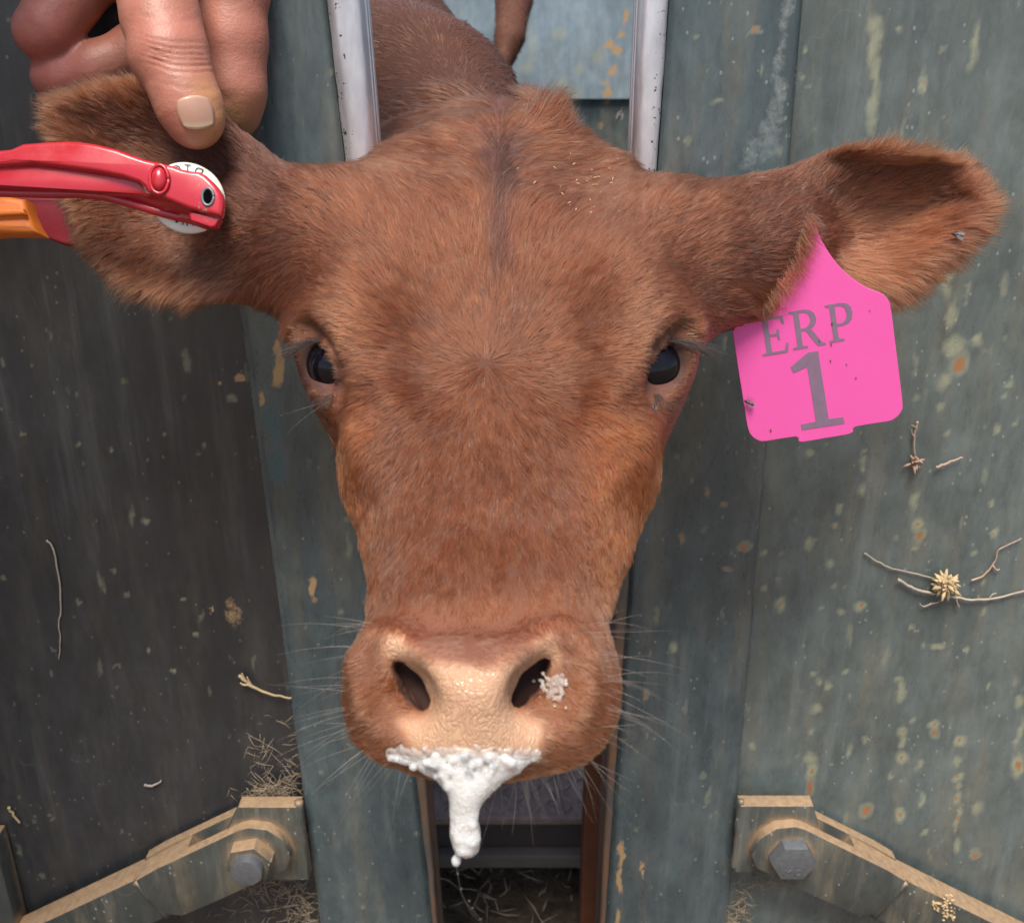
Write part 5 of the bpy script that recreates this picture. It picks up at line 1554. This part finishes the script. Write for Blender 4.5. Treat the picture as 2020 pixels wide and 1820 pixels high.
dd = drop('saliva_drop', 900, 1697, .464, .0022, .0027, M['foam']); tag(dd, 'round saliva drop hanging just under the tip of the foam', 'saliva drop')
th_pts = [wp(x, y, .464) for x, y in ((912, 1676), (906, 1686), (901, 1694), (902, 1720), (910, 1760), (930, 1800), (960, 1830))]
V, Fc = tube(th_pts, [.0006, .0005, .0004, .00013, .00012, .0001, .0001], 6)
for x, y in ((903, 1722), (910, 1752), (926, 1776), (932, 1790), (948, 1812)):
    v, f = tube([wp(x, y - 2, .464), wp(x, y - 1, .464), wp(x, y + 1, .464), wp(x, y + 2, .464)], [.0001, .00055, .00055, .0001], 8); o = len(V); V += v; Fc += [tuple(i + o for i in q) for q in f]
tag(mesh_obj('saliva_thread', [tuple(v) for v in V], Fc, M['clear']), 'thin beaded saliva thread trailing below the drop', 'saliva thread')
# wet mucus in the nostril at the right
MF = Field((.0, -.140, .45), (.045, -.085, .50), .0007)
for x, y, z, r_ in ((1098, 1342, 0, .0040), (1092, 1360, 0, .0034), (1106, 1352, 0, .0034), (1082, 1374, 0, .0030), (1072, 1386, 0, .0024), (1110, 1332, 0, .0026)):
    z = HV[(np.abs(hx0 - x) < 7) & (np.abs(hy0 - y) < 7), 2].min() + .0008
    MF.ell(cv(x, y, z), np.eye(3), (r_ * .5, r_ * .55, r_ * .4), .002)
for i in range(85):
    x, y = 1092 + rf.normal(0, 14), 1356 + rf.normal(0, 18)
    MF.ell(cv(x, y, HV[(np.abs(hx0 - x) < 9) & (np.abs(hy0 - y) < 9), 2].min() + rf.uniform(-.001, .001)), np.eye(3), (rf.uniform(.0004, .0012),) * 3, .0008)
v, q = MF.mesh(); tag(mesh_obj('mucus', c2w(v), q, M['froth']), 'wet frothy mucus on the nostril at the right', 'mucus')

# ================================================================== FLIES
def fly(center, d, nrm, L, label):
    """body along d, back facing nrm, all in place axes"""
    d = Vector(d).normalized(); nrm = Vector(nrm).normalized(); sdv = d.cross(nrm).normalized(); nrm = sdv.cross(d)
    c = Vector(center)
    root = empty('fly', tuple(c), label, 'fly', 'flies')
    def ell(off, rad, nm, mat, seg=10):
        bm = bmesh.new(); bmesh.ops.create_uvsphere(bm, u_segments=seg, v_segments=7, radius=1)
        for v in bm.verts: v.co = c + d * (off[0] + v.co.x * rad[0]) + sdv * (off[1] + v.co.y * rad[1]) + nrm * (off[2] + v.co.z * rad[2])
        bm_obj(nm, bm, mat, root, smooth=True)
    ell((0, 0, .28 * L), (.2 * L, .15 * L, .14 * L), 'thorax', M['fly']); ell((-.33 * L, 0, .24 * L), (.26 * L, .15 * L, .12 * L), 'abdomen', M['fly']); ell((.26 * L, 0, .27 * L), (.10 * L, .13 * L, .10 * L), 'head', M['fly'])
    for s_ in (-1, 1):
        vs = [c + d * (a * L) + sdv * (s_ * b * L) + nrm * (h_ * L) for a, b, h_ in ((.05, .08, .40), (-.25, .30, .40), (-.60, .30, .36), (-.62, .10, .38), (-.2, .03, .42))]
        mesh_obj('wing', [tuple(v) for v in vs], [(0, 1, 2, 3, 4)], M['wing'], root, smooth=False)
        for k in range(3):
            b = c + d * ((.12 - .14 * k) * L) + sdv * (s_ * .1 * L) + nrm * (.2 * L); m_ = b + sdv * (s_ * .22 * L) + nrm * .06 * L; e = b + sdv * (s_ * .36 * L) - nrm * .18 * L + d * ((.14 - .16 * k) * L)
            tubes_obj('leg', [([b, m_, e], .012 * L)], M['fly'], root, 4)
def surf_z(px, py, V=HV, rad_=7):
    x, y = topx(V); m = (np.abs(x - px) < rad_) & (np.abs(y - py) < rad_)
    return V[m, 2].min() if m.any() else .6
back = tuple(-F_)
fly(wp(1292, 797, surf_z(1292, 797) - .002), (.25, 0, 1), back, .0060, 'fly under the eye at the right of the face')
fly(wp(1882, 464, surf_z(1882, 464) - .004), (-.9, 0, .3), back, .0085, 'fly on the inside of the ear at right')
fly(tuple(gp(*z3(422, 1523), YT - .0006)), (-.8, 0, .4), (0, -1, 0), .0080, 'fly on the left edge of the pink tag')
fly(wp(1225, 222, 1.35), (.3, .2, .9), back, .016, 'fly in the air over the poll')

# ================================================================== STRAW, TWIGS AND WEBS ON THE GATE
def strand(name, pxs, Y, r, mat, label, cat, group=None, branches=()):
    pts = [gp(x, y, Y - r * .9) for x, y in pxs]
    pts = smooth_poly(pts, 4, closed=False)
    pts = pts + np.random.default_rng(len(pxs)).normal(0, r * .25, pts.shape)
    root = empty(name, tuple(pts[0]), label, cat, group)
    tubes_obj('stalk', [(pts, [r * (1 - .5 * i / len(pts)) for i in range(len(pts))])], mat, root, 7)
    for br, rr in branches:
        p = smooth_poly([gp(x, y, Y - r) for x, y in br], 3, closed=False)
        tubes_obj('side_stem', [(p, [rr * (1 - .5 * i / len(p)) for i in range(len(p))])], mat, root, 5)
    return root
Y2 = YP - .002
strand('straw', [(92, 1065), (106, 1085), (118, 1150), (120, 1205), (116, 1230), (119, 1262), (116, 1300)], YP - .001, .0009, M['straw_grey'], 'long bent grey straw stuck on the dark left sheet', 'straw', 'straws on the gate')
strand('straw', [(472, 1332), (488, 1346), (512, 1360), (545, 1371), (577, 1376)], YP - .004, .0017, M['straw'], 'split pale straw lying against the left post', 'straw', 'straws on the gate', [([(486, 1345), (481, 1336), (477, 1327)], .0012), ([(490, 1350), (480, 1350), (474, 1346)], .0014), ([(500, 1356), (492, 1344), (487, 1334)], .001)])
strand('straw', [(17, 1591), (26, 1606), (39, 1624)], YP - .001, .0016, M['straw'], 'short pale straw near the lower left corner of the sheet', 'straw', 'straws on the gate')
strand('straw', [(285, 1547), (300, 1549), (318, 1540)], YP - .001, .0014, M['straw_grey'], 'tiny curled grey straw on the lower left sheet', 'straw', 'straws on the gate')
strand('stalk', [(1772, 1141), (1790, 1155), (1820, 1166), (1860, 1173), (1905, 1181), (1950, 1182), (1990, 1174), (2030, 1163)], Y2, .0015, M['straw_grey'], 'long bent dry stalk below the seed head on the right sheet', 'stalk', 'dry stalks on the right sheet',
       [([(1885, 1170), (1888, 1188), (1893, 1198)], .0009), ([(1950, 1182), (1958, 1172), (1966, 1170)], .0008), ([(1838, 1190), (1822, 1196), (1814, 1190)], .0008), ([(1838, 1190), (1850, 1188), (1856, 1184)], .0007)])
strand('stalk', [(1916, 1144), (1935, 1138), (1952, 1122), (1964, 1105), (1970, 1086), (1985, 1076), (2015, 1062)], Y2, .0009, M['straw_pink'], 'thin forked stalk reaching right from the seed head', 'stalk', 'dry stalks on the right sheet', [([(1958, 1115), (1966, 1124), (1972, 1122)], .0009)])
strand('stalk', [(1704, 1090), (1730, 1107), (1760, 1121), (1800, 1130), (1835, 1139), (1855, 1143)], YP - .001, .0009, M['straw_grey'], 'faint thread like stalk running left from the seed head', 'stalk', 'dry stalks on the right sheet')
strand('stalk', [(1810, 832), (1806, 850), (1803, 872), (1805, 896), (1806, 904)], Y2, .0011, M['straw_pink'], 'thin withered stalk with a bud hanging below the pink tag', 'stalk', 'dry stalks on the right sheet', [([(1804, 862), (1799, 855), (1798, 848)], .0007), ([(1807, 843), (1798, 838)], .0006)])
strand('stalk', [(1846, 922), (1862, 916), (1880, 908), (1898, 902)], Y2, .0013, M['straw_pink'], 'short broken stalk right of the hanging bud', 'stalk', 'dry stalks on the right sheet')
def seed(px, py, Y, r, n, mat, name, label, cat):
    c = gp(px, py, Y); rr = np.random.default_rng(n); root = empty(name, tuple(c), label, cat)
    lst = []
    for i in range(n):
        d = rr.normal(0, 1, 3); d[1] = -abs(d[1]) * .8; d /= np.linalg.norm(d)
        b = c + d * r * rr.uniform(.1, .6); e = b + (d + rr.normal(0, .5, 3)) * r * .55
        lst.append(([b, (b + e) / 2, e], [r * .12, r * .20, r * .05]))
    o = tubes_obj('seed_mass', lst, mat, root, 5); o['kind'] = 'stuff'
seed(1866, 1150, YP - .006, .0100, 130, M['straw'], 'seed_head', 'round fluffy straw coloured seed head on the right sheet', 'seed head')
seed(1806, 911, YP - .003, .0065, 26, M['straw_pink'], 'dry_bud', 'small pinkish dry bud at the end of the hanging stalk', 'bud')
# smears of mud or dried grain on the right arm
rr = np.random.default_rng(4)
def litter(name, label, cat, spots, mat, rmin, rmax, Y, flat=.4, wide=1.0, n_each=1, stuff=True):
    lst = []
    for px, py, sx, sy, n in spots:
        for i in range(n):
            x, y = px + rr.normal(0, 1) * sx, py + rr.normal(0, 1) * sy
            c = gp(x, y, Y - rr.uniform(0, .004)); d = rr.normal(0, 1, 3) * np.array([1, flat, 1]); d /= np.linalg.norm(d)
            l = rr.uniform(rmin, rmax)
            w = rr.normal(0, .35, 3)
            lst.append(([c - d * l, c + w * l * .4, c + d * l], [l * .025 * wide, l * .035 * wide, l * .012 * wide]))
    o = tubes_obj(name, lst, mat, None, 4)
    tag(o, label, cat, kind='stuff' if stuff else None)
litter('web_litter', 'matted straw dust and web above the left bracket', 'litter', [(530, 1565, 26, 7, 120), (545, 1552, 22, 10, 60), (520, 1500, 18, 40, 40), (575, 1520, 12, 40, 50)], M['web'], .002, .010, YP - .006)
litter('web_litter', 'matted straw dust and web below the left bracket', 'litter', [(575, 1770, 26, 26, 110), (600, 1800, 18, 20, 80), (520, 1755, 30, 12, 50), (480, 1790, 60, 18, 30)], M['web'], .002, .011, YP - .004)
litter('web_litter', 'matted straw dust and web below the right bracket', 'litter', [(1510, 1742, 34, 9, 100), (1465, 1790, 10, 24, 60), (1445, 1810, 8, 14, 40)], M['web'], .002, .010, YP - .004)
def arm_smear(px, py, rx, ry, n, label):
    lst = []
    for i in range(n):
        c = gp(px + rr.uniform(-1, 1) * rx, py + rr.uniform(-1, 1) * ry, .7615); d = rr.normal(0, 1, 3) * [1, .15, 1]; l = rr.uniform(.0012, .003)
        lst.append(([c - d * l * .5, c, c + d * l * .5], [l * .3, l * .5, l * .2]))
    tag(tubes_obj('dried_slurry', lst, M['straw'], None, 5), label, 'slurry', 'dried splashes on the right arm', 'stuff')
arm_smear(1872, 1790, 12, 26, 60, 'larger pale dried splash on the right linkage arm')
arm_smear(1846, 1788, 6, 10, 16, 'small pale dried splash left of the larger one on the right arm')
lst = []
for i in range(260):
    c = np.array([rr.uniform(-.12, .14), rr.uniform(.90, 1.45), .018 + rr.uniform(0, .02)]); d = rr.normal(0, 1, 3) * [1, 1, .2]; d /= np.linalg.norm(d); l = rr.uniform(.006, .022)
    lst.append(([c - d * l, c + rr.normal(0, .002, 3), c + d * l], [.0006, .0012, .0005]))
tag(tubes_obj('floor_litter', lst, M['straw_grey'], None, 4), 'loose straw and dung crumbs on the dark floor under the gate gap', 'litter', kind='stuff')
# chaff caught in the hair on the forehead
hx, hy = topx(HV); lst = []
for i in range(32):
    if i < 22: px, py = 1150 + rr.normal(0, 38), 385 + rr.normal(0, 32)
    else: px, py = 1190 + rr.normal(0, 60), 330 + rr.normal(0, 30)
    m = (np.abs(hx - px) < 7) & (np.abs(hy - py) < 7)
    if not m.any(): continue
    z = HV[m, 2].min() - .0045
    c = wp(px, py, z); d = rr.normal(0, 1, 3); d /= np.linalg.norm(d); l = rr.uniform(.0004, .0016)
    lst.append(([c - d * l, c, c + d * l], [.0002, .00038, .0002]))
tag(tubes_obj('chaff', lst, M['straw'], None, 5), 'tiny pale bits of chaff in the hair on the right of the forehead', 'chaff', kind='stuff')
print('done', time.time() - T0)
